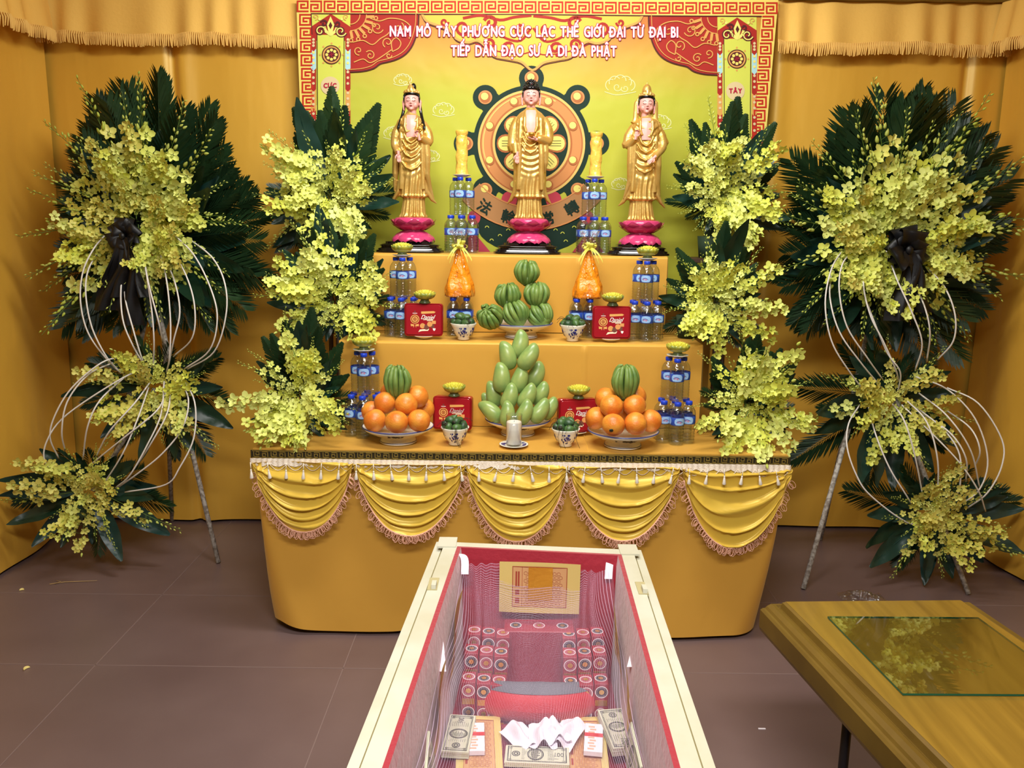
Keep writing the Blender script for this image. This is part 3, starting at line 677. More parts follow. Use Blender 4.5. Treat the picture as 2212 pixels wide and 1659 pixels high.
# ------------------------------------------------------------------ statues on the top step
def lerp(tab, z):
    if z <= tab[0][0]: return tab[0][1:]
    for a, b in zip(tab, tab[1:]):
        if z <= b[0]:
            t = (z-a[0])/(b[0]-a[0]); return tuple(x+(y-x)*t for x, y in zip(a[1:], b[1:]))
    return tab[-1][1:]
def statue(kind, X, Y, Z, label, hs=1.0):
    root = empty('statue', (X, Y, Z), label, 'statue')
    # lotus seat
    m = MB(); N = 96
    def petals(rb, rt, z0, z1, n, ph, up, curl):
        for k in range(n):
            a0 = 2*pi*(k+ph)/n; wd = 1.25*pi/n
            def fn(u, v):
                s = (2*u-1); w_ = (1-v**2.4)**.6 if v < 1 else 0
                th = a0+s*wd*(.55+.6*w_)*(1 if v < .6 else 1-(v-.6)*1.6*(1 if up else 1))
                r = rb+(rt-rb)*sin(v*pi/2*1.05)+.006*(1-s*s)*sin(pi*v)+curl*v**4
                return V((r*cos(th), r*sin(th), z0+(z1-z0)*v-.004*s*s))
            m.grid(fn, 8, 8)
    m.lathe([(0, .012), (.07, .012), (.085, .0), (.088, .004), (.07, .034), (.052, .046), (.052, .058), (.075, .068), (.092, .086), (.090, .104), (.080, .112), (0, .113)], 48, (0, 0, 0))
    petals(.056, .100, .058, .106, 9, 0, True, .008); petals(.056, .095, .056, .088, 9, .5, True, .010)
    petals(.054, .100, .048, .002, 9, .25, False, .004); petals(.054, .086, .050, .018, 9, .75, False, .003)
    m.build('lotus_seat', 'lotus_pink', root)
    b0 = .113
    C = kind == 'c'
    if C: prof = [(0, .064, .046), (.03, .060, .044), (.085, .054, .040), (.093, .055, .041), (.095, .070, .048), (.13, .072, .047), (.18, .074, .048), (.29, .077, .050), (.355, .080, .052), (.40, .080, .053), (.43, .077, .050), (.455, .068, .044), (.475, .050, .036), (.488, .030, .026), (.50, .019, .020)]
    else: prof = [(0, .060, .044), (.03, .056, .042), (.08, .050, .038), (.092, .052, .040), (.094, .064, .046), (.14, .062, .044), (.20, .064, .044), (.28, .066, .046), (.34, .072, .050), (.39, .076, .050), (.42, .072, .048), (.445, .060, .042), (.46, .044, .034), (.472, .026, .024), (.485, .017, .019)]
    if kind == 'r': prof = [(z, a*1.03, b) for z, a, b in prof]
    top = prof[-1][0]; NR = 110; K = 150; vs = []
    sd = {'c': 0, 'l': 2.1, 'r': 4.4}[kind]
    def sway(z): return {'c': 0, 'l': .006*sin(z*9), 'r': -.007*sin(z*9)}[kind]
    for j in range(K+1):
        z = top*j/K; a, b = lerp(prof, z)
        for i in range(NR):
            th = 2*pi*i/NR; cx_, sy_ = cos(th), sin(th); fr_ = max(0, -sy_)
            d = 0
            if z < .094: d = .0035*sin(th*17)*(1-.3*z/.09)+.004*math.exp(-((z-.004)/.01)**2)*(1+sin(th*8))
            elif z < .45:
                x = a*cx_; up_ = min(1, max(0, (z-.17)/.07)); vp = (1-up_)*.0032*sin(th*15+3*sin(z*14))*(1 if fr_ > 0 else .6)
                if C: d = fr_**.6*.0030*sin(2*pi*(z-9*x*x)/.026)*(.3 if z > .36 else 1)*up_*(1 if abs(x) < .045 else .4)+(1-fr_)*.003*sin(th*22)+vp
                else:
                    c1 = z-9*(x+.008)**2-.25*x*(1 if kind == 'l' else -1); d = fr_**.6*.0034*sin(2*pi*c1/.033+sd)*up_+(1-fr_)*.0035*sin(th*20+z*12)+vp
                d += .0035*noise.noise(V((cx_*3, sy_*3, z*16+sd)))
                if .094 <= z < .104: d += .004
            vs.append(((a+d)*cx_+sway(z), (b+d)*sy_, z))
    body = MB(); fs = [(j*NR+i, j*NR+(i+1) % NR, (j+1)*NR+(i+1) % NR, (j+1)*NR+i) for j in range(K) for i in range(NR)]
    fs += [tuple(range(NR))[::-1], tuple(K*NR+i for i in range(NR))]; body.add(vs, fs)
    def S(x, z, o=.004):
        a, b = lerp(prof, z); q = max(.05, 1-((x-sway(z))/a)**2); return V((x, -b*math.sqrt(q)-o, z))
    # hanging hem points at each side
    for sx in (-1, 1):
        e = .032 if C else .040
        body.tube([(sx*.060, .0, .17), (sx*.068, .002, .12), (sx*(.07+e*.5), .004, .085), (sx*(.072+e), .006, .066 if kind != 'r' or sx < 0 else .058)], [.014, .013, .009, .002], 10, flat=1.8)
        body.tube([(sx*.055, .012, .17), (sx*.066, .016, .12), (sx*(.07+e*.3), .02, .088)], [.014, .013, .004], 10, flat=1.6)
    # scarf and collar borders
    for sx in (-1, 1):
        body.tube([S(sx*.022, .49 if C else .468, .001), S(sx*.028, .45, .003), S(sx*.029, .41, .004), S(sx*.02, .385, .004)], [.005, .006, .007, .005], 8)
        body.tube([S(sx*.046, .45, .0), S(sx*.048, .36, .004), S(sx*.05, .24, .005), S(sx*.052, .13, .004)], [.006, .009, .009, .012], 8, flat=.6)
    for k, (dz, wd) in enumerate(((.0, .03), (.022, .036), (.05, .04)) if C else ((0, .034), (.03, .04), (.065, .045), (.12, .05))):
        zt = (.385 if C else .38)-dz
        body.tube([S(-wd, zt, .004), S(-wd*.55, zt-.03, .006), S(0, zt-.042, .007), S(wd*.55, zt-.03, .006), S(wd, zt, .004)], .0042, 8)
    # arms with wide sleeves
    def arm(pts, r, fl=1.0): body.tube(catmull(pts, 4), [r[min(len(r)-1, int(i/4))]+(r[min(len(r)-1, int(i/4)+1)]-r[min(len(r)-1, int(i/4))])*(i % 4)/4 for i in range(len(catmull(pts, 4)))], 14, flat=fl)
    hands = []
    if C:
        arm([(-.055, 0, .45), (-.076, -.004, .40), (-.082, -.012, .34), (-.074, -.034, .30)], [.022, .025, .022, .016])
        body.tube([(-.084, -.004, .36), (-.094, -.002, .325), (-.098, 0, .30)], [.012, .014, .004], 8, flat=2)
        body.tube([(-.070, -.036, .335), (-.066, -.044, .29)], [.018, .014], 10)
        arm([(.055, 0, .45), (.078, -.006, .40), (.078, -.02, .35), (.045, -.058, .355), (.028, -.066, .356)], [.022, .025, .024, .019, .014])
        body.tube([(.062, -.035, .35), (.066, -.04, .30), (.070, -.036, .25), (.068, -.03, .21)], [.02, .018, .014, .003], 10, flat=.7)
        body.tube([(.046, -.052, .34), (.05, -.055, .29), (.052, -.05, .20), (.055, -.05, .13)], [.012, .012, .013, .008], 10, flat=.6)
        hands = [(V((-.060, -.052, .285)), V((-.02, -.05, -1)), V((0, -1, 0)), 'open'), (V((.026, -.070, .352)), V((-1, -.15, .05)), V((0, .2, 1)), 'cup')]
    elif kind == 'l':
        arm([(-.048, 0, .43), (-.072, -.006, .385), (-.078, -.014, .33), (-.064, -.046, .295)], [.020, .024, .021, .014])
        body.tube([(-.074, -.01, .37), (-.078, 0, .30), (-.082, .004, .2), (-.088, .01, .12)], [.014, .016, .016, .004], 10, flat=1.6)
        arm([(.048, 0, .43), (.072, -.006, .385), (.076, -.02, .345), (.044, -.058, .365)], [.020, .024, .022, .013])
        body.tube([(.074, -.01, .38), (.088, -.008, .345), (.094, -.006, .34)], [.013, .014, .004], 8, flat=1.6)
        body.tube([(.066, -.03, .35), (.072, -.03, .28), (.07, -.026, .2), (.080, -.01, .14), (.10, .0, .085)], [.017, .017, .014, .012, .003], 10, flat=.8)
        hands = [(V((-.058, -.058, .288)), V((.1, -.1, -1)), V((0, -1, 0)), 'open'), (V((.038, -.066, .362)), V((-.3, -.1, 1)), V((0, -1, 0)), 'hold')]
    else:
        arm([(-.05, 0, .43), (-.074, -.006, .385), (-.078, -.02, .345), (-.052, -.056, .372)], [.020, .024, .022, .013])
        body.tube([(-.078, -.01, .38), (-.094, -.006, .345), (-.098, -.004, .33)], [.013, .015, .004], 8, flat=1.8)
        body.tube([(-.066, -.03, .35), (-.066, -.03, .26), (-.064, -.026, .18), (-.09, -.01, .10)], [.017, .017, .014, .004], 10, flat=.8)
        arm([(.05, 0, .43), (.076, -.006, .385), (.080, -.018, .335), (.04, -.062, .285)], [.020, .024, .022, .013])
        body.tube([(.078, -.01, .38), (.092, -.006, .35), (.098, -.004, .335)], [.013, .015, .004], 8, flat=1.8)
        body.tube([(.058, -.044, .31), (.062, -.04, .25), (.066, -.02, .17), (.085, .0, .08)], [.016, .016, .014, .003], 10, flat=.8)
        hands = [(V((-.050, -.062, .378)), V((.2, -.1, 1)), V((0, -1, 0)), 'hold'), (V((.036, -.068, .284)), V((-.8, -.2, -.7)), V((0, -1, .3)), 'open')]
    me = sculpt(body, 'robe', 'gold', .0021, 2, .5)
    link('robe', me, root, loc=(0, 0, b0))
    # bare chest
    zc = .485 if C else .465
    m = MB()
    ch = MB()
    ch.grid(lambda u, v: S((2*u-1)*(.025-.004*(1-v)), zc-.10*(1-v), .0045-.003*abs(2*u-1)), 10, 14)
    ch.build('chest', 'skin_paint', root, loc=(0, 0, b0))
    nk = MB(); nk.ell((0, -.032, zc-.055), (.012, .002, .004), 10, 6); nk.build('chest_emblem', 'gold_plain', root, loc=(0, -.018 if C else -.014, b0))
    # head
    hc = V((0, -.006, zc+.061)); hw = .038 if C else .036
    hd = MB(); hd.ell(hc, (hw, .038, .045), 28, 22, fn=lambda p, q: V((q.x*(1-.10*max(0, -p.z)), q.y, q.z)))
    hd.ell(hc+V((0, -.012, -.022)), (.020, .022, .020), 16, 12); hd.tube([hc+V((0, 0, -.02)), (0, .001, zc-.012)], [.019, .021], 16)
    hd.tube([hc+V((0, -.035, .006)), hc+V((0, -.0395, -.006)), hc+V((0, -.040, -.010))], [.0022, .0034, .0038], 8); hd.ell(hc+V((0, -.037, -.010)), (.0062, .0036, .003), 10, 8)
    hd.ell(hc+V((0, -.033, -.0205)), (.0085, .0038, .0036), 10, 6); hd.ell(hc+V((0, -.031, -.034)), (.009, .006, .006), 10, 8)
    for sx in (-1, 1):
        hd.ell(hc+V((sx*.0125, -.0315, .004)), (.0085, .004, .0052), 12, 8)
        hd.ell(hc+V((sx*.0155, -.020, -.016)), (.013, .0125, .015), 12, 10)
        hd.tube([hc+V((sx*hw*.99, .002, .014)), hc+V((sx*(hw+.004), .004, 0)), hc+V((sx*(hw+.003), .002, -.022)), hc+V((sx*(hw+.001), 0, -.040))], [.004, .006, .0045, .004], 8, flat=1.5)
    link('head', sculpt(hd, 'head', 'skin_paint', .0012, 3), root, loc=(0, 0, b0))
    fc = MB()
    for sx in (-1, 1):
        def fp(x, z, o=.0): # point just in front of the face
            q = max(.1, 1-(x/hw)**2-(z/.043)**2); return hc+V((x, -.038*math.sqrt(q)-o, z))
        fc.tube(catmull([fp(sx*.0055, .0015, .0042), fp(sx*.013, -.0012, .0036), fp(sx*.0205, .002, .0026)], 4), [.0005]+[.0008]*7+[.0004], 5)
        fc.tube(catmull([fp(sx*.005, .0105, .0012), fp(sx*.013, .0145, .0014), fp(sx*.0225, .0095, .0010)], 4), [.0006]+[.0009]*7+[.0004], 5)
    fc.build('eye_line', 'face_line', root, loc=(0, 0, b0))
    lp = MB(); lp.ell(hc+V((0, -.0362, -.0195)), (.0062, .0030, .0014), 10, 6); lp.ell(hc+V((0, -.0358, -.0222)), (.0046, .0032, .0015), 10, 6)
    lp.build('lips', 'lip_red', root, loc=(0, 0, b0))
    hr = MB(); hr.ell(hc+V((0, .006, .012)), (hw+.0035, .0375, .040), 28, 20, fn=lambda p, q: V((q.x, q.y+(.016 if (p.y < 0 and p.z < .18) else 0), q.z)))
    hr.ell(hc+V((0, -.003, .034)), (hw*.93, .032, .0165), 20, 12)
    for sx in (-1, 1): hr.ell(hc+V((sx*(hw-.0005), -.004, .014)), (.0045, .015, .020), 10, 10)
    if C:
        hr.ell(hc+V((0, .002, .054)), (.019, .019, .019), 16, 12)
        for k in range(140):
            a = k*2.4; zz = .012+.052*(k/140); rr = (hw+.003)*math.sqrt(max(0, 1-(zz/.062)**2)); q = hc+V((rr*cos(a), rr*sin(a)*1.05, zz+.012))
            if q.y < hc.y-.022 and zz < .02: continue
            hr.ell(q, .0034, 6, 4)
        link('hair', sculpt(hr, 'hair', 'hair_black', .0014, 1), root, loc=(0, 0, b0))
        j = MB(); j.ell(hc+V((0, -.0235, .051)), (.003, .002, .003), 8, 6); j.ell(hc+V((0, -.0375, .016)), .0014, 6, 5); j.build('hair_jewel', 'lip_red', root, loc=(0, 0, b0))
    else:
        if kind == 'l':
            hr.ell(hc+V((.008, .006, .064)), (.013, .014, .020), 14, 10)
            for sx in (-1, 1): hr.tube(catmull([hc+V((sx*hw, .008, -.01)), hc+V((sx*(hw+.006), .004, -.05)), hc+V((sx*.052, -.016, -.088)), hc+V((sx*.062, -.036, -.128))], 4), [.008]+[.0075]*11+[.003], 8)
        link('hair', sculpt(hr, 'hair', 'hair_black', .0014, 1), root, loc=(0, 0, b0))
        cr = MB(); zt = .036
        cr.tube([hc+V(((hw-.001)*sin(R(a)), -.034*cos(R(a))+.002, zt+.004*cos(R(a)))) for a in range(-100, 101, 10)], .003, 8)
        for a, h_ in ((-75, .012), (-50, .018), (-25, .026), (0, .046 if kind == 'r' else .036), (25, .026), (50, .018), (75, .012)):
            bx = hc+V(((hw-.002)*sin(R(a)), -.033*cos(R(a))+.002, zt)); tp = bx+V((-sin(R(a))*.012, cos(R(a))*.008, h_))
            cr.tube([bx, (bx*.5+tp*.5)+V((sin(R(a))*.003, -.001, 0)), tp], [.0075, .0085, .0015], 8, flat=.5)
            cr.ell(bx+V((0, -.004*cos(R(a)), .007)), .0032, 8, 6)
        if kind == 'r':
            cr.ell(hc+V((0, .002, .058)), (.022, .022, .034), 16, 12); cr.ell(hc+V((0, 0, .094)), (.004, .004, .008), 8, 6)
            for sx in (-1, 1): cr.tube(catmull([hc+V((sx*.022, .01, .045)), hc+V((sx*(hw+.005), .008, .01)), hc+V((sx*(hw+.008), .008, -.03)), hc+V((sx*(hw+.010), .006, -.065)), hc+V((sx*.055, .0, -.085))], 4), [.006]*4+[.009]*12+[.012], 8, flat=1.5)
            cr.ell(hc+V((0, .026, -.01)), (hw+.004, .018, .052), 16, 12)
        else:
            cr.ell(hc+V((-.004, -.006, .062)), (.014, .012, .014), 12, 10); cr.tube([hc+V((-.004, -.006, .07)), hc+V((-.010, -.004, .086)), hc+V((-.004, -.002, .096))], [.006, .005, .002], 8)
        link('crown', sculpt(cr, 'crown', 'gold', .0013, 1), root, loc=(0, 0, b0))
    for (pos, dr, nm_, md) in hands:
        hm = MB(); hm.ell((0, 0, .011), (.0085, .0042, .012), 12, 10); hm.tube([(0, 0, -.012), (0, 0, .006)], [.0065, .006], 10)
        cur = {'open': .15, 'cup': .5, 'hold': 1.3}[md]
        for k, (x0, ln) in enumerate(((-.0060, .013), (-.002, .0152), (.002, .0145), (.0058, .0118))):
            z0 = .0205-.001*abs(k-1.3); a1 = cur*.5; p1 = V((x0, 0, z0)); p2 = p1+V((x0*.12, -sin(a1)*ln*.42, cos(a1)*ln*.42)); p3 = p2+V((x0*.06, -sin(a1*2)*ln*.34, cos(a1*2)*ln*.34)); p4 = p3+V((0, -sin(a1*3)*ln*.28, cos(a1*3)*ln*.28))
            hm.tube([p1-V((0, 0, .006)), p1, p2, p3, p4], [.0021, .0021, .002, .0018, .0011], 8)
        sgn = 1 if pos.x < 0 else -1
        hm.tube([(sgn*.006, -.001, .003), (sgn*.0115, -.004, .009), (sgn*.0125, -.006, .0155), (sgn*.0115, -.007, .020)], [.003, .0027, .0023, .0014], 8)
        link('hand', sculpt(hm, 'hand', 'skin_paint', .0009, 1), root, mw=basis(pos+V((0, 0, b0)), dr, nm_, 1.15))
    if C:
        bw = MB(); bw.lathe([(0, -.008), (.011, -.007), (.016, .002), (.015, .007), (.010, .009), (0, .0095)], 20, (.004, -.082, .372)); bw.build('alms_bowl', 'gold_plain', root, loc=(0, 0, b0))
    elif kind == 'l':
        bw = MB(); bw.tube([(-.05, -.07, .29), (0, -.078, .325), (.034, -.078, .36), (.042, -.074, .395)], .0014, 6); bw.ell((.044, -.074, .40), (.011, .009, .010), 12, 8); bw.ell((.054, -.070, .416), (.006, .005, .007), 10, 8)
        for k in range(7): bw.ell((.044+.008*cos(k), -.076+.002*sin(k*2), .398+.008*sin(k)), (.005, .004, .006), 8, 6)
        bw.build('lotus_stem', 'gold_plain', root, loc=(0, 0, b0))
    root.scale = (hs, hs, hs); return root
def plinth(px0, px1, Y, z, label, H_=.048):
    x0, x1 = at(px0, 540, Y).x, at(px1, 540, Y).x; cx = (x0+x1)/2; a = (x1-x0)/2; b = .115
    m = MB(); n = 40
    prof = [(1, 0), (1, .008), (.93, .010), (.95, .016), (.86, .020), (.84, .028), (.90, .031), (.80, .037), (.72, .040), (.72, H_)]
    vs = []; N = 64
    for (k, zz) in prof:
        for i in range(N):
            th = 2*pi*i/N; e = 4; c_, s_ = cos(th), sin(th); r = (abs(c_)**e+abs(s_)**e)**(-1/e); w_ = 1+(.012*cos(8*th) if zz < .03 else 0)
            vs.append((a*k*r*c_*w_, b*k*r*s_*w_, zz))
    m.add(vs, [(j*N+i, j*N+(i+1) % N, (j+1)*N+(i+1) % N, (j+1)*N+i) for j in range(len(prof)-1) for i in range(N)]+[tuple(range(N))[::-1], tuple((len(prof)-1)*N+i for i in range(N))])
    return m.build('display_plinth', 'lacquer_black', None, loc=(cx, Y, z), label=label, cat='plinth')
ZS1 = S1[4]+.002
YS = 3.97
for px0, px1, k, px, lab, pl, hs in (
    (815, 958, 'l', 893, 'golden robed statue with crown and long black shoulder hair, leftmost of three', 'black lacquered plinth under the leftmost golden statue', .985),
    (1067, 1211, 'c', 1142, 'tallest golden Buddha statue with black curled hair in front of the printed wheel', 'black lacquered plinth under the central golden statue', 1.0),
    (1313, 1443, 'r', 1383, 'golden robed statue with tall crown and gold veil, rightmost of three', 'black lacquered plinth under the rightmost golden statue', .985)):
    plinth(px0, px1, YS-.005, ZS1, pl)
    statue(k, at(px, 530, YS).x, YS, ZS1+.048, lab, hs)
# ------------------------------------------------------------------ offerings: prototypes are built where first used, later ones are copies
# water bottle
def make_bottle():
    r = empty('water_bottle', (0, 0, 0), 'x', 'bottle', 'small clear water bottles with blue caps')
    m = MB(); prof = [(0, .002), (.020, 0), (.026, .002), (.0285, .008)]
    for z in (.020, .032, .044, .056, .068): prof += [(.0288, z-.004), (.0268, z), (.0288, z+.004)]
    prof += [(.0285, .076), (.0280, .080), (.0280, .112), (.0288, .116), (.0288, .122), (.0265, .133), (.021, .143), (.0145, .150), (.0125, .153), (.0125, .158)]
    m.lathe(prof, 24)
    m.build('bottle_body', 'bottle_clear', r)
    m = MB(); m.lathe([(.0, .171), (.0125, .171), (.0138, .1695), (.0138, .157), (.0130, .156)], 20, wob=lambda th, j: 1+.02*cos(th*20)); m.build('cap', 'cap_blue', r)
    m = MB(); m.lathe([(.0284, .080), (.0290, .081), (.0290, .111), (.0284, .112)], 30, mi=0)
    gv, gf = glyphs('Vie', 1.0, .35)
    for a0 in (0, 120, 240):
        m.grid(lambda u, v: (lambda th: V((.0293*sin(th), -.0293*cos(th), .0835+.0255*v+.003*sin(u*pi)*(v-.3))))(R(a0)+R(-44+88*u)*(1-.25*abs(2*v-1)**3)), 10, 4, 1)
        vs = []
        for q in gv:
            th = R(a0)+(q.x*.0155-.0145)/.0296; vs.append(V((.0297*sin(th), -.0297*cos(th), .0895+q.y*.0175)))
        m.add(vs, gf, 2, False)
        m.grid(lambda u, v: (lambda th: V((.0299*sin(th), -.0299*cos(th), .0925+.006*sin(u*3.1)+.0022*v)))(R(a0)+R(-30+52*u)), 8, 1, 0)
    m.build('label_band', ['label_blue', 'label_pale', 'label_red'], r)
    return r
BOT = make_bottle(); used_b = [False]
def bottle(x, y, z, label):
    rz = random.uniform(-.35, .35)
    if not used_b[0]:
        used_b[0] = True; BOT.location = (x, y, z); BOT.rotation_euler = (0, 0, rz); BOT['label'] = label; return BOT
    return dup(BOT, (x, y, z), label, None, rz)
HEXN = [('front', 0, -1), ('front left', -.866, -.5), ('front right', .866, -.5), ('middle', 0, 0), ('rear left', -.866, .5), ('rear right', .866, .5), ('rear', 0, 1)]
TRIN = [('front', -.08, -.55), ('left', -.50, .30), ('right', .50, .30)]
BH = .1712
def tower(px, Y, z, where, low=HEXN, up=TRIN, nm='', rev=1):
    x = at(px, 800, Y).x; D = .0583
    for n_, a, b_ in low: bottle(x+a*D*rev, Y+b_*D, z+.001, '%s blue-capped water bottle, lower tier, tower %s' % (n_, where))
    for n_, a, b_ in up: bottle(x+a*D*1.03*rev, Y+b_*D, z+BH+.002, '%s blue-capped water bottle, upper tier, tower %s' % (n_, where))
    return x, z+2*BH+.003
# small plates
def saucer(x, y, z, r, label, blue=False, nm='saucer', h=.010):
    m = MB(); m.lathe([(0, .001), (r*.5, 0), (r*.55, .002), (r*.97, h-.001), (r, h), (r*.96, h+.001), (r*.55, .0045), (0, .004)], 36)
    if blue:
        m.lathe([(r*.6, .0058), (r*.9, h)], 36, mi=1)
    return m.build(nm, ['porcelain', 'blue_glaze'], None, loc=(x, y, z), label=label, cat='saucer')
# lotus candle
def make_candle():
    r = empty('lotus_candle', (0, 0, 0), 'x', 'candle', 'yellow lotus candles in green footed bowls')
    m = MB(); m.lathe([(0, 0), (.024, 0), (.025, .003), (.020, .009), (.017, .015), (.024, .018)], 28); m.build('foot', 'bowl_foot', r)
    m = MB(); n = 96; pr = [(.018, .016), (.030, .019), (.040, .026), (.0455, .035), (.047, .042), (.045, .0418), (.040, .032), (.026, .024), (0, .022)]
    vs = []
    for j, (q, z) in enumerate(pr):
        for k in range(n):
            th = 2*pi*k/n; s = abs(sin(th*8)); vs.append((q*(1+.03*s)*cos(th), q*(1+.03*s)*sin(th), z+(.004*s if j in (4, 5) else 0)))
    m.add(vs, [(i*n+k, i*n+(k+1) % n, (i+1)*n+(k+1) % n, (i+1)*n+k) for i in range(len(pr)-1) for k in range(n)]); m.build('bowl', 'bowl_green', r)
    m = MB()
    for ring, (rr, z0, h, cnt, tilt) in enumerate(((.034, .036, .014, 16, .55), (.026, .040, .014, 13, .4), (.017, .043, .014, 9, .25), (.008, .045, .013, 5, .1))):
        for k in range(cnt):
            th = 2*pi*(k+.5*(ring % 2))/cnt; o = V((cos(th), sin(th), 0)); t = V((-sin(th), cos(th), 0))
            m.grid(lambda u, v: o*(rr+tilt*h*v-.003*(2*u-1)**2)+t*((2*u-1)*.0065*math.sqrt(max(0, 1-(v*.98)**3)))+V((0, 0, z0+h*v)), 4, 5)
    m.ell((0, 0, .034), (.036, .036, .012), 20, 8); m.build('wax_petals', 'candle_yellow', r)
    return r
CAN = make_candle(); used_c = [False]
def candle(x, y, z, label):
    if not used_c[0]:
        used_c[0] = True; CAN.location = (x, y, z); CAN['label'] = label; return
    dup(CAN, (x, y, z), label, None, random.random())
# cookie tin
def make_tin():
    r = empty('cookie_tin', (0, 0, 0), 'x', 'cookie tin', 'red square cookie tins standing on edge')
    m = MB(); m.rbox((0, 0, .069), (.162, .048, .138), .012); m.build('tin_body', 'tin_red', r)
    m = MB(); m.rbox((0, -.021, .069), (.165, .010, .141), .013); m.rbox((0, -.027, .069), (.150, .004, .126), .009, 1); m.build('lid', ['tin_edge', 'tin_red'], r)
    def q(X, Y): return ((X-715)/500*.150, (1385-Y)/430*.126+.006)
    yb = -.0292; m = MB()
    def disc(X, Y, rad, mi, r0=0, d=0):
        x, z = q(X, Y); s = .150/500; pts = [V((x+rad*s*cos(a), yb-d, z+rad*s*sin(a))) for a in [2*pi*k/24 for k in range(24)]]
        if not r0: m.poly(pts[::-1], mi)
        else:
            i_ = [V((x+r0*s*cos(a), yb-d, z+r0*s*sin(a))) for a in [2*pi*k/24 for k in range(24)]]; m.add(pts+i_, [(k, (k+1) % 24, 24+(k+1) % 24, 24+k) for k in range(24)], mi, False)
    def pl(pts, mi, d=0): m.poly([V((q(*a)[0], yb-d, q(*a)[1])) for a in pts], mi)
    disc(592, 1160, 64, 0); disc(592, 1160, 52, 1, 42, .0003); disc(592, 1160, 24, 1, 17, .0003); disc(592, 1160, 9, 1, 0, .0003)
    pl([(530, 1228), (585, 1240), (575, 1262), (535, 1265)], 0); pl([(648, 1228), (595, 1240), (603, 1262), (648, 1265)], 0); pl([(580, 1245), (566, 1282), (580, 1275)], 0); pl([(598, 1245), (614, 1282), (602, 1275)], 0)
    disc(702, 1258, 38, 2); disc(702, 1258, 28, 0, 24, .0004); disc(757, 1276, 38, 3, 0, .0002); disc(805, 1232, 38, 2, 0, .0004); pl([(835, 1180), (892, 1180), (892, 1228), (835, 1228)], 2, .0006); disc(845, 1262, 30, 3, 0, .0001)
    pl([(682, 1048), (860, 1040), (888, 1052), (870, 1070), (700, 1082), (682, 1078)], 0); pl([(640, 1350), (662, 1312), (798, 1300), (780, 1330), (690, 1334)], 4); pl([(848, 1292), (888, 1292), (884, 1316), (868, 1332), (852, 1316)], 5)
    pl([(560, 1070), (625, 1070), (625, 1078), (560, 1078)], 5); pl([(578, 1040), (606, 1040), (598, 1062), (586, 1062)], 3, .0002); pl([(712, 1162), (850, 1158), (850, 1168), (712, 1172)], 4); pl([(765, 1176), (850, 1172), (850, 1182), (765, 1186)], 4)
    gv, gf = glyphs('Daniel', 1.0, .5); W = max(v.x for v in gv)
    for dx in (0, .0005):
        m.add([V((q(672, 0)[0]+v.x/W*.064+dx, yb-.0008, q(0, 1158)[1]+v.y*.026)) for v in gv], gf, 5, False)
    m.build('printed_picture', ['print_gold', 'tin_edge', 'print_biscuit', 'print_choc', 'print_cream', 'print_white'], r)
    return r
TIN = make_tin(); used_t = [False]
def tin(x, y, z, label, rz=0):
    rot = (-.05, 0, rz)
    if not used_t[0]:
        used_t[0] = True; TIN.location = (x, y, z); TIN.rotation_euler = rot; TIN['label'] = label; return
    dup(TIN, (x, y, z), label, None, 0, rot)
def tinset(px, Y, z, lab_t, lab_c, lab_p, rz=0):
    x = at(px, 800, Y).x; saucer(x, Y, z+.001, .046, lab_p, False, 'saucer', .012); tin(x, Y, z+.0135, lab_t, rz); candle(x+.004, Y-.004, z+.0135+.1405, lab_c)
# vase
def vase(x, y, z, label):
    m = MB(); pr = [(0, 0), (.030, 0), (.031, .004), (.027, .03), (.025, .06), (.0275, .09), (.025, .12), (.0275, .15), (.025, .172), (.024, .18), (.028, .190), (.029, .200), (.0275, .204), (.021, .204), (.021, .17), (0, .17)]
    pr2 = []
    for (a, b_), (c, d) in zip(pr[:11], pr[1:11]):
        for k in range(4): pr2.append((a+(c-a)*k/4, b_+(d-b_)*k/4))
    pr2 += pr[10:]
    m.lathe(pr2, 40, wob=lambda th, j: 1+.06*sin(3*th+j*.35)*sin(j*.6)+.03*sin(7*th-j*.5) if 4 < j < 38 else 1)
    return m.build('ceramic_vase', 'vase_gold', None, loc=(x, y, z), label=label, cat='vase', group='gold ceramic vases on the top tier bottles')
z1, z2, z3 = S1[4]+.002, S2[4]+.002, TZ+.002
x, z = tower(997, 3.96, z1, 'left of the tallest statue'); saucer(x, 3.96, z, .042, 'small white saucer under the gold vase left of the tallest statue'); vase(x, 3.96, z+.005, 'gold embossed ceramic vase on the bottle tower left of the tallest statue')
x, z = tower(1273, 3.96, z1, 'right of the tallest statue'); saucer(x, 3.96, z, .042, 'small white saucer under the gold vase right of the tallest statue'); vase(x, 3.96, z+.005, 'gold embossed ceramic vase on the bottle tower right of the tallest statue')
x, z = tower(872, 3.66, z2, 'behind the left middle-step red tin', rev=-1); saucer(x, 3.66, z, .044, 'white saucer atop the bottle tower at left of the middle step'); candle(x, 3.66, z+.0055, 'yellow lotus candle on the tall bottle tower at left of the middle step')
x, z = tower(1388, 3.63, z2, 'behind the right middle-step red tin'); saucer(x, 3.63, z, .044, 'white saucer atop the bottle tower at right of the middle step'); candle(x, 3.63, z+.0055, 'yellow lotus candle on the tall bottle tower at right of the middle step')
x, z = tower(787, 3.34, z3, 'left of the left dish of oranges', rev=-1); saucer(x, 3.34, z, .044, 'white saucer atop the bottle tower left of the oranges'); candle(x, 3.34, z+.0055, 'yellow lotus candle on the bottle tower left of the left oranges')
x, z = tower(1462, 3.30, z3, 'right of the right dish of oranges'); saucer(x, 3.30, z, .044, 'white saucer atop the bottle tower right of the oranges'); candle(x, 3.30, z+.0055, 'yellow lotus candle on the bottle tower right of the right oranges')
QUAD = [('front left', -.51, -.51), ('front right', .51, -.51), ('rear left', -.51, .51), ('rear right', .51, .51)]
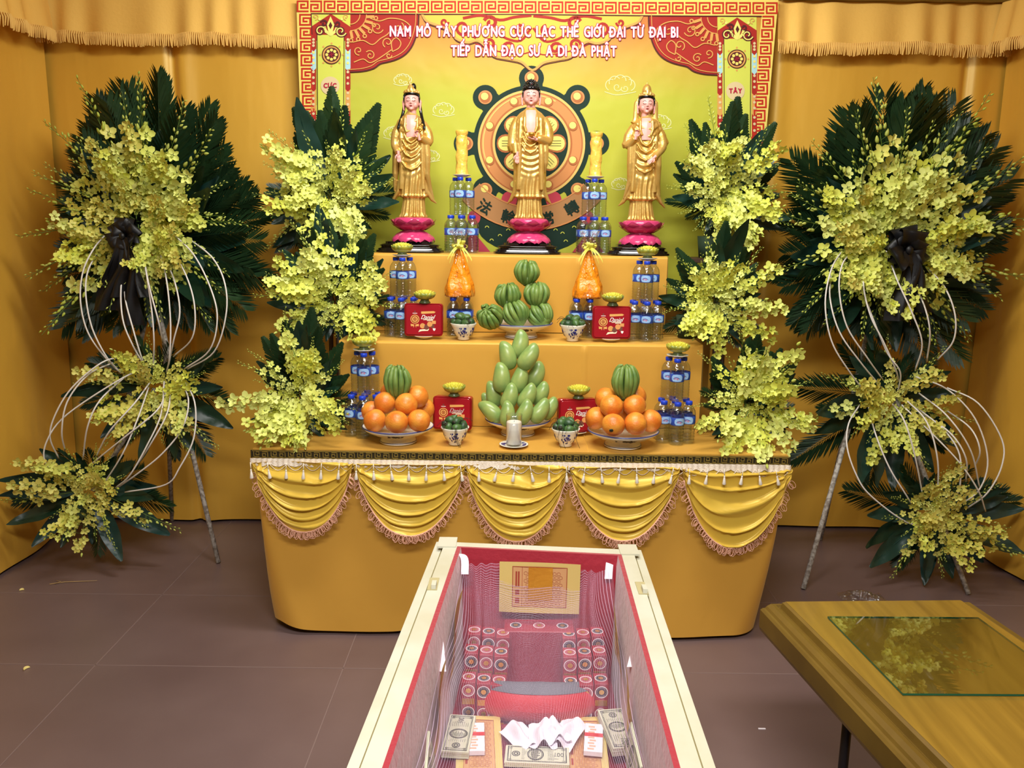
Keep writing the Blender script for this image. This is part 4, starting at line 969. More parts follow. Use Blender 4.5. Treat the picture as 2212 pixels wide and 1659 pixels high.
for px, sd in ((994, 'left'), (1258, 'right')):
    x = at(px, 700, 3.70).x
    for n_, a, b_ in QUAD: bottle(x+a*.0583, 3.70+b_*.0583, z2+.001, 'clear water bottle, %s one of four carrying the %s orange gift bag' % (n_, sd))
tinset(917, 3.575, z2, 'red cookie tin on the middle step left of the green citrons', 'yellow lotus candle on the red tin left of the green citrons', 'white saucer under the red tin left of the green citrons')
tinset(1316, 3.565, z2, 'red cookie tin on the middle step right of the green citrons', 'yellow lotus candle on the red tin right of the green citrons', 'white saucer under the red tin right of the green citrons', .02)
tinset(979, 3.40, z3, 'red cookie tin on the table between left oranges and mangoes', 'yellow lotus candle on the red tin between left oranges and mangoes', 'white saucer under the red tin between left oranges and mangoes', -.12)
tinset(1249, 3.385, z3, 'red cookie tin on the table between mangoes and right oranges', 'yellow lotus candle on the red tin between mangoes and right oranges', 'white saucer under the red tin between mangoes and right oranges', .16)
# gift bags
def bow(m, c, s, n=9):
    for k in range(n):
        a = 2*pi*k/n+random.uniform(-.2, .2); el = random.uniform(-.1, .9); d = V((cos(a)*cos(el), sin(a)*cos(el)-.3, sin(el))).normalized(); t = d.cross(V((0, 0, 1))).normalized()
        def fn(u, v):
            q = 2*pi*u; return c+d*(s*.5*(1-cos(q)))+V((0, 0, 1))*(s*.26*sin(q))+t*((v-.5)*s*.42)
        m.grid(fn, 14, 1)
def bag(px, Y, z, label):
    x = at(px, 700, Y).x; r = empty('gift_bag', (x, Y, z), label, 'gift bag', 0)
    m = MB(); n = 40
    def sh(z_, th, w0, d0, w1, pinch):
        t = z_; w_ = w0+(w1-w0)*t; d_ = d0+(w1*.8-d0)*t; e = 3-1.2*t; c_, s_ = cos(th), sin(th); q = (abs(c_)**e+abs(s_)**e)**(-1/e); k = 1+pinch*.08*sin(th*5+t*5)+.05*pinch*noise.noise(V((c_*2, s_*2, t*5))); return w_*q*c_*k, d_*q*s_*k
    vs = []; K = 22
    for j in range(K+1):
        t = j/K; zz = (.04*(t/.2) if t < .2 else .04+(t-.2)/.8*.165)
        f = 0 if t < .2 else (t-.2)/.8
        for i in range(n):
            a, b_ = sh(f, 2*pi*i/n, .062, .050, .012, 1); vs.append((a+.004*noise.noise(V((i*.4, zz*30, 2))), b_+.003*noise.noise(V((i*.5, zz*30, 7))), zz))
    m.add(vs, [(j*n+i, j*n+(i+1) % n, (j+1)*n+(i+1) % n, (j+1)*n+i) for j in range(K) for i in range(n)]+[tuple(range(n))[::-1]])
    for k in range(26):
        a = random.uniform(-1, 1); h = random.uniform(.06, .13); m.ell((a*(.045-.25*h), -.045+.2*h-.004, h), (.008, .006, .008), 8, 6)
    m.build('orange_parcel', 'bag_orange', r)
    m = MB(); vs = []; K = 26
    for j in range(K+1):
        t = j/K; zz = .002+t*.292; f = min(1, zz/.208)
        w_ = .066+(.010-.066)*f if zz < .212 else .010+(zz-.212)*.38
        for i in range(n):
            th = 2*pi*i/n; c_, s_ = cos(th), sin(th); e = 3-f; q = (abs(c_)**e+abs(s_)**e)**(-1/e); k = 1+.10*sin(th*7+1.7*sin(zz*20))*(f if zz < .212 else 1.8)+.04*sin(th*13+zz*40)
            vs.append((w_*q*c_*k, w_*.84*q*s_*k, zz))
    m.add(vs, [(j*n+i, j*n+(i+1) % n, (j+1)*n+(i+1) % n, (j+1)*n+i) for j in range(K) for i in range(n)]); m.build('clear_film', 'film', r)
    m = MB(); c = V((0, -.014, .218)); bow(m, c, .036, 10)
    for a, b_, L in ((-.95, -.05, .065), (-.6, -.1, .085), (.6, -.1, .08), (1.0, -.05, .07), (.3, -.12, .06)):
        m.grid(lambda u, v: c+V((a*L*u*.8, -.012-.03*sin(u*2), -L*u*u*.8))+V((0, .3, 1))*((v-.5)*.012*(1-.2*u)), 8, 1)
    m.ell(c, (.009, .008, .008), 10, 6); m.build('ribbon_bow', 'ribbon_yellow', r); return r
bag(993, 3.70, z2+BH+.003, 'clear-wrapped orange gift bag with yellow bow left of the citrons')
bag(1268, 3.70, z2+BH+.003, 'clear-wrapped orange gift bag with yellow bow right of the citrons')
# footed dishes
def dish(x, y, z, R_, label, motif=True):
    r = empty('footed_dish', (x, y, z), label, 'dish')
    m = MB(); f = R_*.52
    m.lathe([(0, .012), (f*.9, .010), (f, 0), (f*1.02, .002), (f*.92, .018), (f*.9, .024), (R_*.7, .036), (R_*.92, .052), (R_, .064), (R_*.985, .066), (R_*.9, .056), (R_*.6, .040), (0, .034)], 56)
    m.build('bowl', 'porcelain', r)
    m = MB(); m.lathe([(f*1.005, .0055), (f*1.0, .0075)], 56); m.lathe([(R_*1.001, .0632), (R_*1.003, .0655), (R_*.985, .0672)], 56); m.build('blue_rim_line', 'rim_blue', r)
    if motif:
        m = MB(); rnd = random.Random(int(x*1000))
        for k in range(46):
            a = -pi/2+.06+rnd.gauss(0, .13); t = min(.97, max(.1, .52+rnd.gauss(0, .17))); rr = R_*(.72+.2*t)+.0015; zz = .037+.0155*t
            p0 = V((rr*cos(a), rr*sin(a), zz)); T = V((-sin(a), cos(a), 0)); U = V((cos(a)*.8, sin(a)*.8, .6)).normalized(); s_ = rnd.uniform(.002, .0045); q = rnd.uniform(0, 3)
            N_ = T.cross(U)*(.001 if T.cross(U).dot(p0) > 0 else -.001)
            m.poly([p0+N_+T*(s_*1.4*cos(q+t2))+U*(s_*sin(q+t2)) for t2 in (0, 1.1, 2.3, 3.3, 4.6)], 0)
        m.build('painted_flower', 'print_dark', r)
    return r
# citron (Buddha's hand)
def citron_mesh(seed, n=13, closed=.5):
    rnd = random.Random(seed); m = MB(); m.ell((0, 0, .022), (.034, .034, .026), 20, 12); m.ell((0, 0, .002), (.016, .016, .010), 12, 6)
    for ring, (cnt, rb, L) in enumerate(((n, .030, .088), (7, .015, .090), (3, .005, .082))):
        for k in range(cnt):
            a = 2*pi*(k+.4*ring)/cnt+rnd.uniform(-.1, .1); d = V((cos(a), sin(a), 0)); l_ = L*rnd.uniform(.86, 1.1); rr = .0112 if ring == 0 else .0105
            bul = .019 if ring == 0 else .010; tipr = rb*(.75-closed*.5)+rnd.uniform(-.004, .006)
            pts = [d*(rb*.35)+V((0, 0, .010)), d*(rb+.004)+V((0, 0, .024)), d*(rb+bul)+V((0, 0, .024+l_*.36)), d*(rb+bul*.8)+V((0, 0, .024+l_*.62)), d*(tipr+.016)+V((0, 0, .022+l_*.86)), d*tipr+V((rnd.uniform(-.004, .004), rnd.uniform(-.004, .004), .018+l_*(.98 if ring == 0 else 1.0)))]
            cp = catmull(pts, 3); N_ = len(cp); m.tube(cp, [rr*(.75+.35*sin(pi*min(1, i/(N_-1)*1.15)))*(1 if i < N_-3 else (.75, .5, .16)[i-N_+3]) for i in range(N_)], 9)
    return m.mesh('finger_citron', 'citron')
CM = [citron_mesh(s, 12+s % 3, .35+.15*(s % 3)) for s in range(4)]
def citron(x, y, z, label, k, rot=(0, 0, 0), s=1.0):
    o = link('finger_citron', CM[k % 4], None, label, 'citron', 'green finger citrons'); o.location = (x, y, z); o.rotation_euler = rot; o.scale = (s, s, s); return o
DX = at(1126, 700, 3.66).x
dish(DX, 3.66, z2, .140, 'white footed dish holding the pyramid of green citrons')
for px, py, Y, k, rot, lab, s in ((1136, 615, 3.66, 0, (.05, .03, .4), 'topmost green finger citron of the pyramid', .96),
    (1096, 665, 3.635, 1, (.1, -.14, 1), 'green finger citron, left one of the pyramid middle row', .98), (1158, 664, 3.635, 2, (.1, .14, 2), 'dark green finger citron, right one of the pyramid middle row', .98),
    (1070, 702, 3.60, 3, (.5, -.65, .3), 'green finger citron lying at left of the pyramid bottom row', .98), (1126, 702, 3.575, 1, (.55, .05, 4), 'green finger citron in front at centre of the pyramid bottom row', .98), (1180, 702, 3.60, 2, (.5, .62, 3), 'green finger citron at right of the pyramid bottom row', .98)):
    p_ = at(px, py, Y); citron(p_.x, Y, max(p_.z, z2+.048), lab, k, rot, s)
# piles: nudge neighbours apart until they only touch
def relax(P, rad, fz=1.0, it=60, zmin=None):
    Q = [V(p_) for p_ in P]; A = [V(p_) for p_ in P]
    for _ in range(it):
        for i in range(len(Q)):
            for j in range(i):
                d = Q[i]-Q[j]; e = V((d.x, d.y, d.z*fz)); L_ = e.length; need = (rad[i]+rad[j])
                if L_ < need:
                    g = e.normalized()*(need-L_)*.5; g = V((g.x*.8, g.y*1.2+(.002 if d.y >= 0 else -.002), g.z/fz*.6)); Q[i] += g; Q[j] -= g
        for i in range(len(Q)):
            Q[i].x += (A[i].x-Q[i].x)*.04; Q[i].z += (A[i].z-Q[i].z)*.06
            if zmin is not None: Q[i].z = max(Q[i].z, zmin[i])
    return Q
# oranges
def orange_mesh(seed):
    m = MB()
    def fn(p, q): return q*(1+.012*noise.noise(p*1.3+V((seed, 0, 0)))*2-.05*math.exp(-((1-p.z)/.012))-.02*math.exp(-((1+p.z)/.02)))
    m.ell((0, 0, 0), (.0452, .0452, .0438), 32, 24, fn=fn); return m
OM = orange_mesh(1).mesh('orange', 'orange_peel'); nv = MB(); nv.lathe([(0, .0408), (.003, .0412), (.0045, .0405)], 10); NVM = nv.mesh('navel', 'navel')
first = [None]
def orange(p_, label):
    Y = p_.y; z = p_.z; rot = (random.uniform(.2, 2), random.uniform(-1, 1), random.uniform(0, 6))
    r = link('orange', OM, None, label, 'orange', 'oranges piled on two footed dishes'); link('stem_scar', NVM, r); r.location = (p_.x, Y, z); r.rotation_euler = rot; return r
for (px, Yd, sd, rows, cpx) in ((860, 3.23, 'left', ((812, 905, 3.185, 'bottom row, left'), (859, 908, 3.155, 'bottom row, front centre'), (907, 904, 3.19, 'bottom row, right'), (803, 890, 3.275, 'bottom row, rear left'), (912, 889, 3.28, 'bottom row, rear right'), (831, 871, 3.21, 'second row, left'), (878, 873, 3.20, 'second row, front'), (902, 857, 3.275, 'second row, rear right'), (843, 852, 3.28, 'second row, rear left')), 859),
                              (1346, 3.21, 'right', ((1289, 906, 3.19, 'bottom row, leftmost'), (1323, 914, 3.135, 'bottom row, front left with dark sticker'), (1372, 913, 3.135, 'bottom row, front right'), (1405, 909, 3.20, 'bottom row, rightmost'), (1345, 895, 3.28, 'bottom row, rear'), (1320, 876, 3.18, 'second row, front left'), (1371, 877, 3.18, 'second row, front right'), (1309, 862, 3.26, 'second row, rear left'), (1373, 858, 3.26, 'second row, rear right')), 1349)):
    xd = at(px, 930, Yd).x; dish(xd, Yd, z3, .142, 'white footed dish holding the %s pile of oranges' % sd)
    PS = []
    for (a, b_, Y, n_) in rows: q_ = at(a, b_, Y); PS.append(V((q_.x, Y, max(q_.z, z3+.086))))
    QS = relax(PS, [.0437]*len(PS), 1, 80, [z3+.086]*len(PS))
    for (a, b_, Y, n_), q_ in zip(rows, QS):
        o = orange(q_, 'orange on the %s dish, %s' % (sd, n_))
        if 'sticker' in n_:
            st = MB(); st.ell((0, 0, 0), (.0085, .0062, .0012), 16, 4); st.build('sticker', 'sticker_dark', o, mw=o.rotation_euler.to_matrix().to_4x4().inverted() @ Matrix.Translation((-.012, -.0425, -.012)) @ Matrix.Rotation(R(90+10), 4, 'X'), label='dark oval fruit sticker')
    p_ = at(cpx, 862, Yd+.01); citron(p_.x, Yd+.01, p_.z, 'green finger citron standing on the %s pile of oranges' % sd, 0 if sd == 'left' else 2, (0, 0, 1.1), .92).scale = (.92, .92, 1.22)
# mangoes
def mango_mesh(s):
    m = MB()
    def fn(p, q):
        t = (p.z+1)/2; return V((q.x*(1.08-.38*t)+.009*sin(t*pi)*p.z, q.y*(1.02-.28*t), q.z+.006*p.x+.004*t*t))
    m.ell((0, 0, 0), (.041, .036, .060), 24, 20, fn=fn); return m.mesh('mango', 'mango_skin')
MM = mango_mesh(0)
MD = (1119, 3.38); xd = at(MD[0], 900, MD[1]).x; dish(xd, MD[1], z3, .138, 'white footed dish holding the tall pyramid of mangoes')
MR = ((1124, 746, 3.38, 0, .92, 'topmost of the pyramid'), (1096, 768, 3.375, -26, .92, 'second row from top, left'), (1142, 770, 3.37, 20, .92, 'second row from top, glossy right one'),
    (1083, 814, 3.36, -14, .94, 'third row from top, left'), (1122, 822, 3.335, 4, .9, 'third row from top, centre'), (1158, 815, 3.37, 12, .92, 'third row from top, right'),
    (1066, 853, 3.36, -22, .86, 'fourth row from top, left'), (1101, 857, 3.315, 3, .86, 'fourth row from top, centre left'), (1139, 855, 3.325, 16, .86, 'fourth row from top, centre right'), (1168, 851, 3.365, 14, .82, 'fourth row from top, far right'),
    (1060, 888, 3.32, -64, .88, 'bottom row, lying at far left'), (1096, 894, 3.27, -10, .8, 'bottom row, centre left'), (1133, 891, 3.265, 10, .82, 'bottom row, centre right beside the candle glass'), (1167, 887, 3.30, 26, .86, 'bottom row, right'), (1186, 880, 3.36, 24, .78, 'bottom row, rear far right'), (1054, 872, 3.40, -30, .7, 'bottom row, rear left'))
MQ = relax([V((at(a, b_, Y).x, Y, max(at(a, b_, Y).z, z3+.07))) for a, b_, Y, r_, s, n_ in MR], [.0355*q_[4] for q_ in MR], .62, 60, [z3+.07]*len(MR))
for (a, b_, Y, rot, s, n_), p_ in zip(MR, MQ):
    Y = p_.y; o = link('mango', MM, None, 'pale green mango, '+n_, 'mango', 'green mangoes piled in a pyramid'); o.location = (p_.x, Y, max(p_.z, z3+.07)); o.rotation_euler = (-.12, R(rot), random.uniform(-.3, .3)); o.scale = (s*1.1, s*1.08, s*1.08)
# blue and white bowls with betel nuts
def nutbowl(px, Y, z, where, seed):
    x = at(px, 900, Y).x; m = MB(); m.lathe([(0, .004), (.020, .003), (.024, 0), (.026, .002), (.0255, .012), (.038, .024), (.046, .042), (.0485, .055), (.0565, .070), (.0555, .072), (.046, .058), (.040, .040), (0, .030)], 48)
    vs_top = MB(); r = empty('porcelain_bowl', (x, Y, z), 'blue and white porcelain bowl of betel nuts '+where, 'bowl', 'blue and white bowls of betel nuts')
    m.build('bowl_body', 'porcelain', r)
    m = MB(); rnd = random.Random(5)
    pf = [(.0255, .012), (.038, .024), (.046, .042), (.0485, .055)]
    def bs(th, t):
        k = t*3; i = min(2, int(k)); f = k-i; rr = pf[i][0]+(pf[i+1][0]-pf[i][0])*f+.0006; return V((rr*cos(th), rr*sin(th), pf[i][1]+(pf[i+1][1]-pf[i][1])*f))
    for g in range(5):
        for k in range(26):
            th = 2*pi*g/5-pi/2+.35*(0)+rnd.gauss(0, .24); t = min(.93, max(.12, .55+rnd.gauss(0, .22))); q = rnd.uniform(0, 3); s_ = rnd.uniform(.05, .13)
            m.poly([bs(th+s_*.7*cos(q+a), t+s_*1.1*sin(q+a)) for a in (5.1, 4.0, 2.9, 1.6, .3)], 0)
    m.build('blue_flower_pattern', 'blue_print', r)
    rnd = random.Random(seed); k = 0
    for (ring, cnt, rr, zz) in ((0, 7, .036, .078), (1, 4, .019, .096)):
        for i in range(cnt):
            a = 2*pi*(i+.3)/cnt-pi/2; q = V((x+rr*cos(a), Y+rr*sin(a), z+zz+rnd.uniform(-.004, .004))); k += 1
            o = link('betel_nut', NUT, None, 'betel nut, %s, in bowl %s' % ((['front', 'front right', 'right rear', 'rear right', 'rear left', 'left rear', 'front left'][i]+' rim layer') if ring == 0 else ['front', 'right', 'rear', 'left'][i]+' top layer', where), 'betel nut', 'betel nuts in the porcelain bowls'); o.location = q; o.rotation_euler = (rnd.uniform(.5, 2), rnd.uniform(0, 3), rnd.uniform(0, 3))
    m = MB()
    for i in range(14):
        a = rnd.uniform(0, 6.28); q = V((.02*cos(a), .02*sin(a), .085)); m.tube(catmull([q, q+V((.03*cos(a), .03*sin(a)-.01, rnd.uniform(.0, .025))), q+V((.05*cos(a+rnd.uniform(-.5, .5)), .05*sin(a)-.012, rnd.uniform(-.03, .01)))], 4), .0008, 4)
    if seed > 2:
        for i in range(3): a = -1.57+rnd.uniform(-.6, .6); m.tube(catmull([(.03*cos(a), .03*sin(a), .08), (.062*cos(a), .062*sin(a), .074), (.070*cos(a), .066*sin(a), .04), (.075*cos(a+.2), .066*sin(a), .004)], 4), .0008, 4)
    m.build('stalks', 'betel_stem', r)
mat('blue_print', srgb(34, 44, 130), .25)
nm_ = MB(); nm_.ell((0, 0, 0), (.0165, .0165, .0205), 14, 12, fn=lambda p, q: V((q.x*(1-.15*p.z), q.y*(1-.15*p.z), q.z+(.003 if p.z > .95 else 0)))); nm_.lathe([(.0075, -.017), (.009, -.0205), (.003, -.022)], 8, mi=1); NUT = nm_.mesh('betel_nut', ['betel', 'betel_stem'])
nutbowl(1001, 3.53+.03, z2, 'left of the citron dish', 1); nutbowl(1232, 3.53+.03, z2, 'right of the citron dish', 2)
nutbowl(983, 3.195, z3, 'right of the left oranges', 3); nutbowl(1223, 3.195, z3, 'left of the right oranges', 4)
# candle glass
x = at(1110, 950, 3.175).x
saucer(x, 3.175, z3, .058, 'blue and white saucer under the candle glass at the table front', True)
m = MB(); r = empty('candle_glass', (x, 3.175, z3+.005), 'white candle in a clear glass in front of the mangoes', 'candle')
m.lathe([(0, 0), (.028, 0), (.030, .002), (.0325, .125), (.0315, .125), (.0292, .006), (0, .004)], 36); m.build('glass_tumbler', 'glass_clear', r)
m = MB(); m.lathe([(0, .007), (.028, .007), (.0285, .008), (.030, .092), (.028, .096), (0, .0935)], 32); m.tube([(0, 0, .093), (.001, 0, .100)], .0009, 5, 1); m.build('wax_candle', ['candle_wax', 'print_dark'], r)
# ------------------------------------------------------------------ orchid sprays, leaves, fronds (prototype meshes)
def petal(m, c, n, up, L, W, cup, mi, rnd):
    s = n.cross(up).normalized()
    P = [c+up*(.003), c+up*(L*.42)+s*(W*.5)+n*(cup*.6), c+up*(L*.45)-n*(.001), c+up*(L*.42)-s*(W*.5)+n*(cup*.6), c+up*(L*.8)+s*(W*.38)+n*(cup*1.1), c+up*(L*.84)+n*(cup*.4), c+up*(L*.8)-s*(W*.38)+n*(cup*1.1), c+up*L+n*(cup*.7)]
    m.add(P, [(0, 1, 2), (0, 2, 3), (1, 4, 5, 2), (2, 5, 6, 3), (4, 7, 5), (5, 7, 6)], mi, True)
def blossom(m, c, n, rnd, R_=.030):
    n = n.normalized(); u0 = n.cross(V((1, 0, 0))) if abs(n.x) < .9 else n.cross(V((0, 1, 0))); u0 = u0.normalized()
    up0 = V((0, 0, 1)); up0 = (up0-n*up0.dot(n)); up0 = up0.normalized() if up0.length > .2 else u0
    a0 = rnd.uniform(-.6, .6); cup = rnd.uniform(.001, .010)
    for k in range(5):
        a = a0+2*pi*k/5; up = (up0*cos(a)+n.cross(up0)*sin(a)).normalized(); up = (up+n*rnd.uniform(-.1, .35)).normalized()
        petal(m, c, n, up, R_*rnd.uniform(.9, 1.08), R_*(.85 if k in (1, 4) else .58), cup, 0, rnd)
    dn = (-up0*cos(a0)+n*.9).normalized(); m.ell(c+dn*.007, (.0045, .0045, .007), 6, 4, 1)
def make_spray(seed, L, nfl, nbd, f0=.16, f1=.66, droop=.0, bs=1.0):
    rnd = random.Random(seed); st, bl_, bd = MB(), MB(), MB(); b1, b2 = rnd.uniform(-.12, .12), rnd.uniform(-.04, .12)
    def path(t): return V((b1*L*t*t, -(.08*L*t)-b2*L*t*t, L*t-droop*L*t*t*t))
    pts = [path(k/8) for k in range(9)]; st.tube(pts, [.0022-.0015*k/8 for k in range(9)], 4, cap=False)
    for k in range(nfl):
        t = f0+(f1-f0)*(k+rnd.uniform(-.2, .2))/max(1, nfl-1); p0 = path(t); sd = 1 if k % 2 else -1; th = rnd.uniform(-1.1, .5)
        d = V((sd*cos(th)*.8, -abs(sin(th))-.35, rnd.uniform(.0, .5))).normalized(); q = p0+d*rnd.uniform(.018, .038)
        st.tube([p0, p0*.5+q*.5+V((0, 0, .004)), q], .0009, 3, cap=False)
        blossom(bl_, q, (d+V((rnd.uniform(-.5, .5), -.9, rnd.uniform(-.2, .5)))), rnd, .032*bs*(1-.25*max(0, t-.4))*rnd.uniform(.78, 1.12))
    for k in range(nbd):
        t = f1-.02+(1-f1)*(k+.5)/nbd; p0 = path(t+rnd.uniform(-.012, .012)); sd = 1 if rnd.random() < .5+.35*(1 if k % 2 else -1) else -1; s = (1-.6*(k/nbd))*rnd.uniform(.75, 1.15); d = V((sd*rnd.uniform(.15, 1.0), rnd.uniform(-.9, .3), rnd.uniform(.2, 1.2))).normalized()
        q = p0+d*(.026*s*rnd.uniform(.7, 1.3)); st.tube([p0, p0+d*.014*s+V((0, 0, -.002)), q], .0008, 3, cap=False)
        a = V((sd*.2+rnd.uniform(-.4, .4), -.1, 1)).normalized(); Mx = basis(q+a*.006*s, a+d*.3); bd.ell((0, 0, 0), (.0058*s, .0058*s, .0115*s), 7, 6, M=Mx, fn=lambda p, w: V((w.x*(1-.35*p.z), w.y*(1-.35*p.z), w.z)))
    return (st.mesh('orchid_spray', 'stem_green'), bl_, bd)
SPR = []
for i in range(6):
    st, bl_, bd = make_spray(10+i, .42, 9, 9, .10, .62)
    SPR.append((st, bl_.mesh('blossoms', ['petal_yellow', 'bud_green']), bd.mesh('buds', 'bud_green'), bl_.mesh('blossoms', ['petal_aged', 'bud_green'])))
SHORT = []
for i in range(4):
    st, bl_, bd = make_spray(40+i, .20, 8, 2, .15, .95)
    SHORT.append((st, bl_.mesh('blossoms', ['petal_yellow', 'bud_green']), bd.mesh('buds', 'bud_green'), bl_.mesh('blossoms', ['petal_aged', 'bud_green'])))
BUDDY = []
for i in range(4):
    st, bl_, bd = make_spray(70+i, .42, 4, 16, .30, .52)
    BUDDY.append((st, bl_.mesh('blossoms', ['petal_yellow', 'bud_green']), bd.mesh('buds', 'bud_green'), bl_.mesh('blossoms', ['petal_aged', 'bud_green'])))
def spray(root, P, d, L, kind='n', aged=False, front=V((0, -1, 0))):
    src = {'n': SPR, 's': SHORT, 'b': BUDDY}[kind]; a = random.choice(src); base = .20 if kind == 's' else .42; s = L/base
    mw = basis(P, d, front, s); o = link('orchid_spray', a[0], root, mw=mw)
    bs = 1/s**.75     # keep blossoms life-sized on long and short stems
    link('blossom_cluster', a[3] if aged else a[1], o); link('bud_cluster', a[2], o)
def make_leaf(seed, L, W, fold=.35, bend=.25):
    rnd = random.Random(seed); m = MB()
    def fn(u, v):
        s = 2*u-1; w_ = W*.5*(sin(pi*min(1, v**.75*.98))**.8*.95+.06*(1-v)); wavy = .004*sin(v*17+seed+s*2)
        return V((s*w_, -bend*L*v*v+abs(s)*w_*-fold+wavy, L*v*(1-.12*v)))
    m.grid(fn, 6, 14); m.tube([(0, -bend*L*t*t+.002, L*t*(1-.12*t)) for t in [k/8 for k in range(9)]], [.0028-.002*k/8 for k in range(9)], 4, cap=False); return m.mesh('broad_leaf', 'dark_green')
LEAF = [make_leaf(i, .34, .085, .3, (.10, .22, .35, .02)[i % 4]) for i in range(4)]
def make_frond(seed, L, lw, ang, trim=False, bend=.1, n=26):
    rnd = random.Random(seed); m = MB()
    def path(t): return V((0, -bend*L*t*t, L*t))
    m.tube([path(k/10) for k in range(11)], [.0035-.0026*k/10 for k in range(11)], 5, cap=False)
    for k in range(n):
        t = .08+.92*k/n; p0 = path(t)
        for sd in (-1, 1):
            a = R(ang)*(1-.45*t)+rnd.uniform(-.05, .05); ll = lw*(sin(pi*(.18+.78*t))**.6)*rnd.uniform(.9, 1.05)
            if trim: ll = lw*(1.02-t)**.75*1.15
            d = V((sd*sin(a), rnd.uniform(-.12, .06)-.05, cos(a))).normalized(); nr = V((-cos(a)*sd, -.35, sin(a))).normalized(); w_ = .0062 if not trim else .0078
            q = [p0, p0+d*ll*.3+nr*w_, p0+d*ll*.3-nr*w_*.9+V((0, .002, 0)), p0+d*ll*.72+nr*w_*.8+V((0, -.002, 0)), p0+d*ll*.72-nr*w_*.7, p0+d*ll+V((0, -.006, 0))] if not trim else [p0, p0+d*ll*.3+nr*w_, p0+d*ll*.3-nr*w_, p0+d*ll+nr*w_, p0+d*ll-nr*w_, p0+d*(ll*1.02)]
            m.add(q, [(0, 1, 2), (1, 3, 4, 2), (3, 5, 4)], 0, False)
    return m.mesh('palm_frond', 'palm_green')
FROND = [make_frond(1, .5, .17, 46, n=30), make_frond(2, .5, .19, 54, bend=.2, n=30), make_frond(3, .5, .15, 38, bend=.05, n=30)]
TRIM = [make_frond(4, .45, .14, 46, True, .06, 24), make_frond(5, .45, .15, 40, True, .02, 22)]
def polar(tab, a):
    a %= 360; k = sorted(tab)
    for i in range(len(k)):
        a0 = k[i]; a1 = k[(i+1) % len(k)]+(360 if i == len(k)-1 else 0); aa = a if a >= a0 else a+360
        if a0 <= aa <= a1:
            t = (aa-a0)/(a1-a0); t = t*t*(3-2*t); return tab[k[i]]*(1-t)+tab[k[(i+1) % len(k)]]*t
    return tab[k[0]]
def dirv(a, lean): r = R(a); return V((sin(r), lean, cos(r)))
def bouquet(root, px, py, Y, leaf, spr, nleaf, nfrond, nspray, nshort, nbud, seed, aged=0., trim=False, off=(0, 0), fcen=None, fw=None):
    random.seed(seed); st = random.getstate(); c = at(px, py, Y); m_px = (Y*.99)/F; fc = at(*(fcen or (px, py)), Y-.07)
    ang = lambda: random.uniform(0, 360)
    for k in range(nfrond):
        a = 360*k/nfrond+random.uniform(-6, 6); a -= 22*sin(R(a)) if not trim else 0; Rr = polar(leaf, a)*m_px; src = TRIM if trim and (a < 60 or a > 300) else FROND
        me = random.choice(src); base = .45 if src is TRIM else .5
        ln = random.uniform(.82, 1.02); st0 = c+V((0, .05, 0))+dirv(a, 0)*(Rr*.12)
        link('palm_frond', me, root, mw=basis(st0, dirv(a, random.uniform(-.12, .1)), V((random.uniform(-.3, .3), -1, random.uniform(-.3, .3))), Rr*.90*ln/base))
    for k in range(int(nfrond*.7)):
        a = random.uniform(-75, 75) if trim else (360*k/(nfrond*.7)+random.uniform(-9, 9) if k % 2 else random.uniform(-70, 70)); Rr = polar(leaf, a)*m_px
        link('palm_frond', random.choice(TRIM if trim else FROND), root, mw=basis(c+V((0, .03, 0))+dirv(a, 0)*(Rr*.05), dirv(a, random.uniform(-.2, .0)), V((random.uniform(-.2, .2), -1, random.uniform(-.2, .4))), Rr*random.uniform(.72, .9)/(.45 if trim else .5)))
    for k in range(nleaf):
        a = 360*(k+.5)/nleaf+random.uniform(-12, 12); Rr = polar(leaf, a)*m_px*random.uniform(.7, 1.0); st0 = c+V((0, random.uniform(-.03, .03), 0))+dirv(a, 0)*(Rr*.2)
        link('broad_leaf', random.choice(LEAF), root, mw=basis(st0, dirv(a, random.uniform(-.3, .05)), V((random.uniform(-.7, .7), -1, random.uniform(-.3, .6))), min(1.25, max(.45, Rr*.85/.30))))
    for k in range(nspray):
        a = 360*(k+random.uniform(-.4, .4))/nspray; Rr = polar(spr, a)*m_px*random.uniform(.68, .95); q = random.uniform(0, .22)
        P = fc+dirv(a, 0)*(Rr*q*.6)+V((0, random.uniform(-.03, .03), 0)); L = Rr*(1-q*.6)
        spray(root, P, dirv(a+random.uniform(-8, 8), random.uniform(-.45, .0)), max(.16, L), 'n', random.random() < aged)
    for k in range(nbud):
        a = 360*(k+random.uniform(-.4, .4))/nbud; Rr = polar(spr, a)*m_px*random.uniform(1.0, 1.3)
        spray(root, fc+dirv(a, 0)*(Rr*.15), dirv(a, random.uniform(-.35, .05)), max(.2, Rr*.85), 'b', random.random() < aged)
    for k in range(int(nshort*.72)):
        a = ang(); q = math.sqrt(random.random())*.60; Rr = polar(fw or spr, a)*m_px; P = fc+dirv(a, 0)*(Rr*q)+V((0, -.02-.07*(1-q), 0))
        spray(root, P, dirv(a+random.uniform(-60, 60), random.uniform(-1.2, -.2)), random.uniform(.15, .21), 's', random.random() < aged)
def pot(root, x, y, z, r, h): m = MB(); m.lathe([(0, 0), (r*.8, 0), (r, h), (0, h)], 20); m.build('foam_pot', 'foam_green', root, mw=Matrix.Translation((x, y, z)))
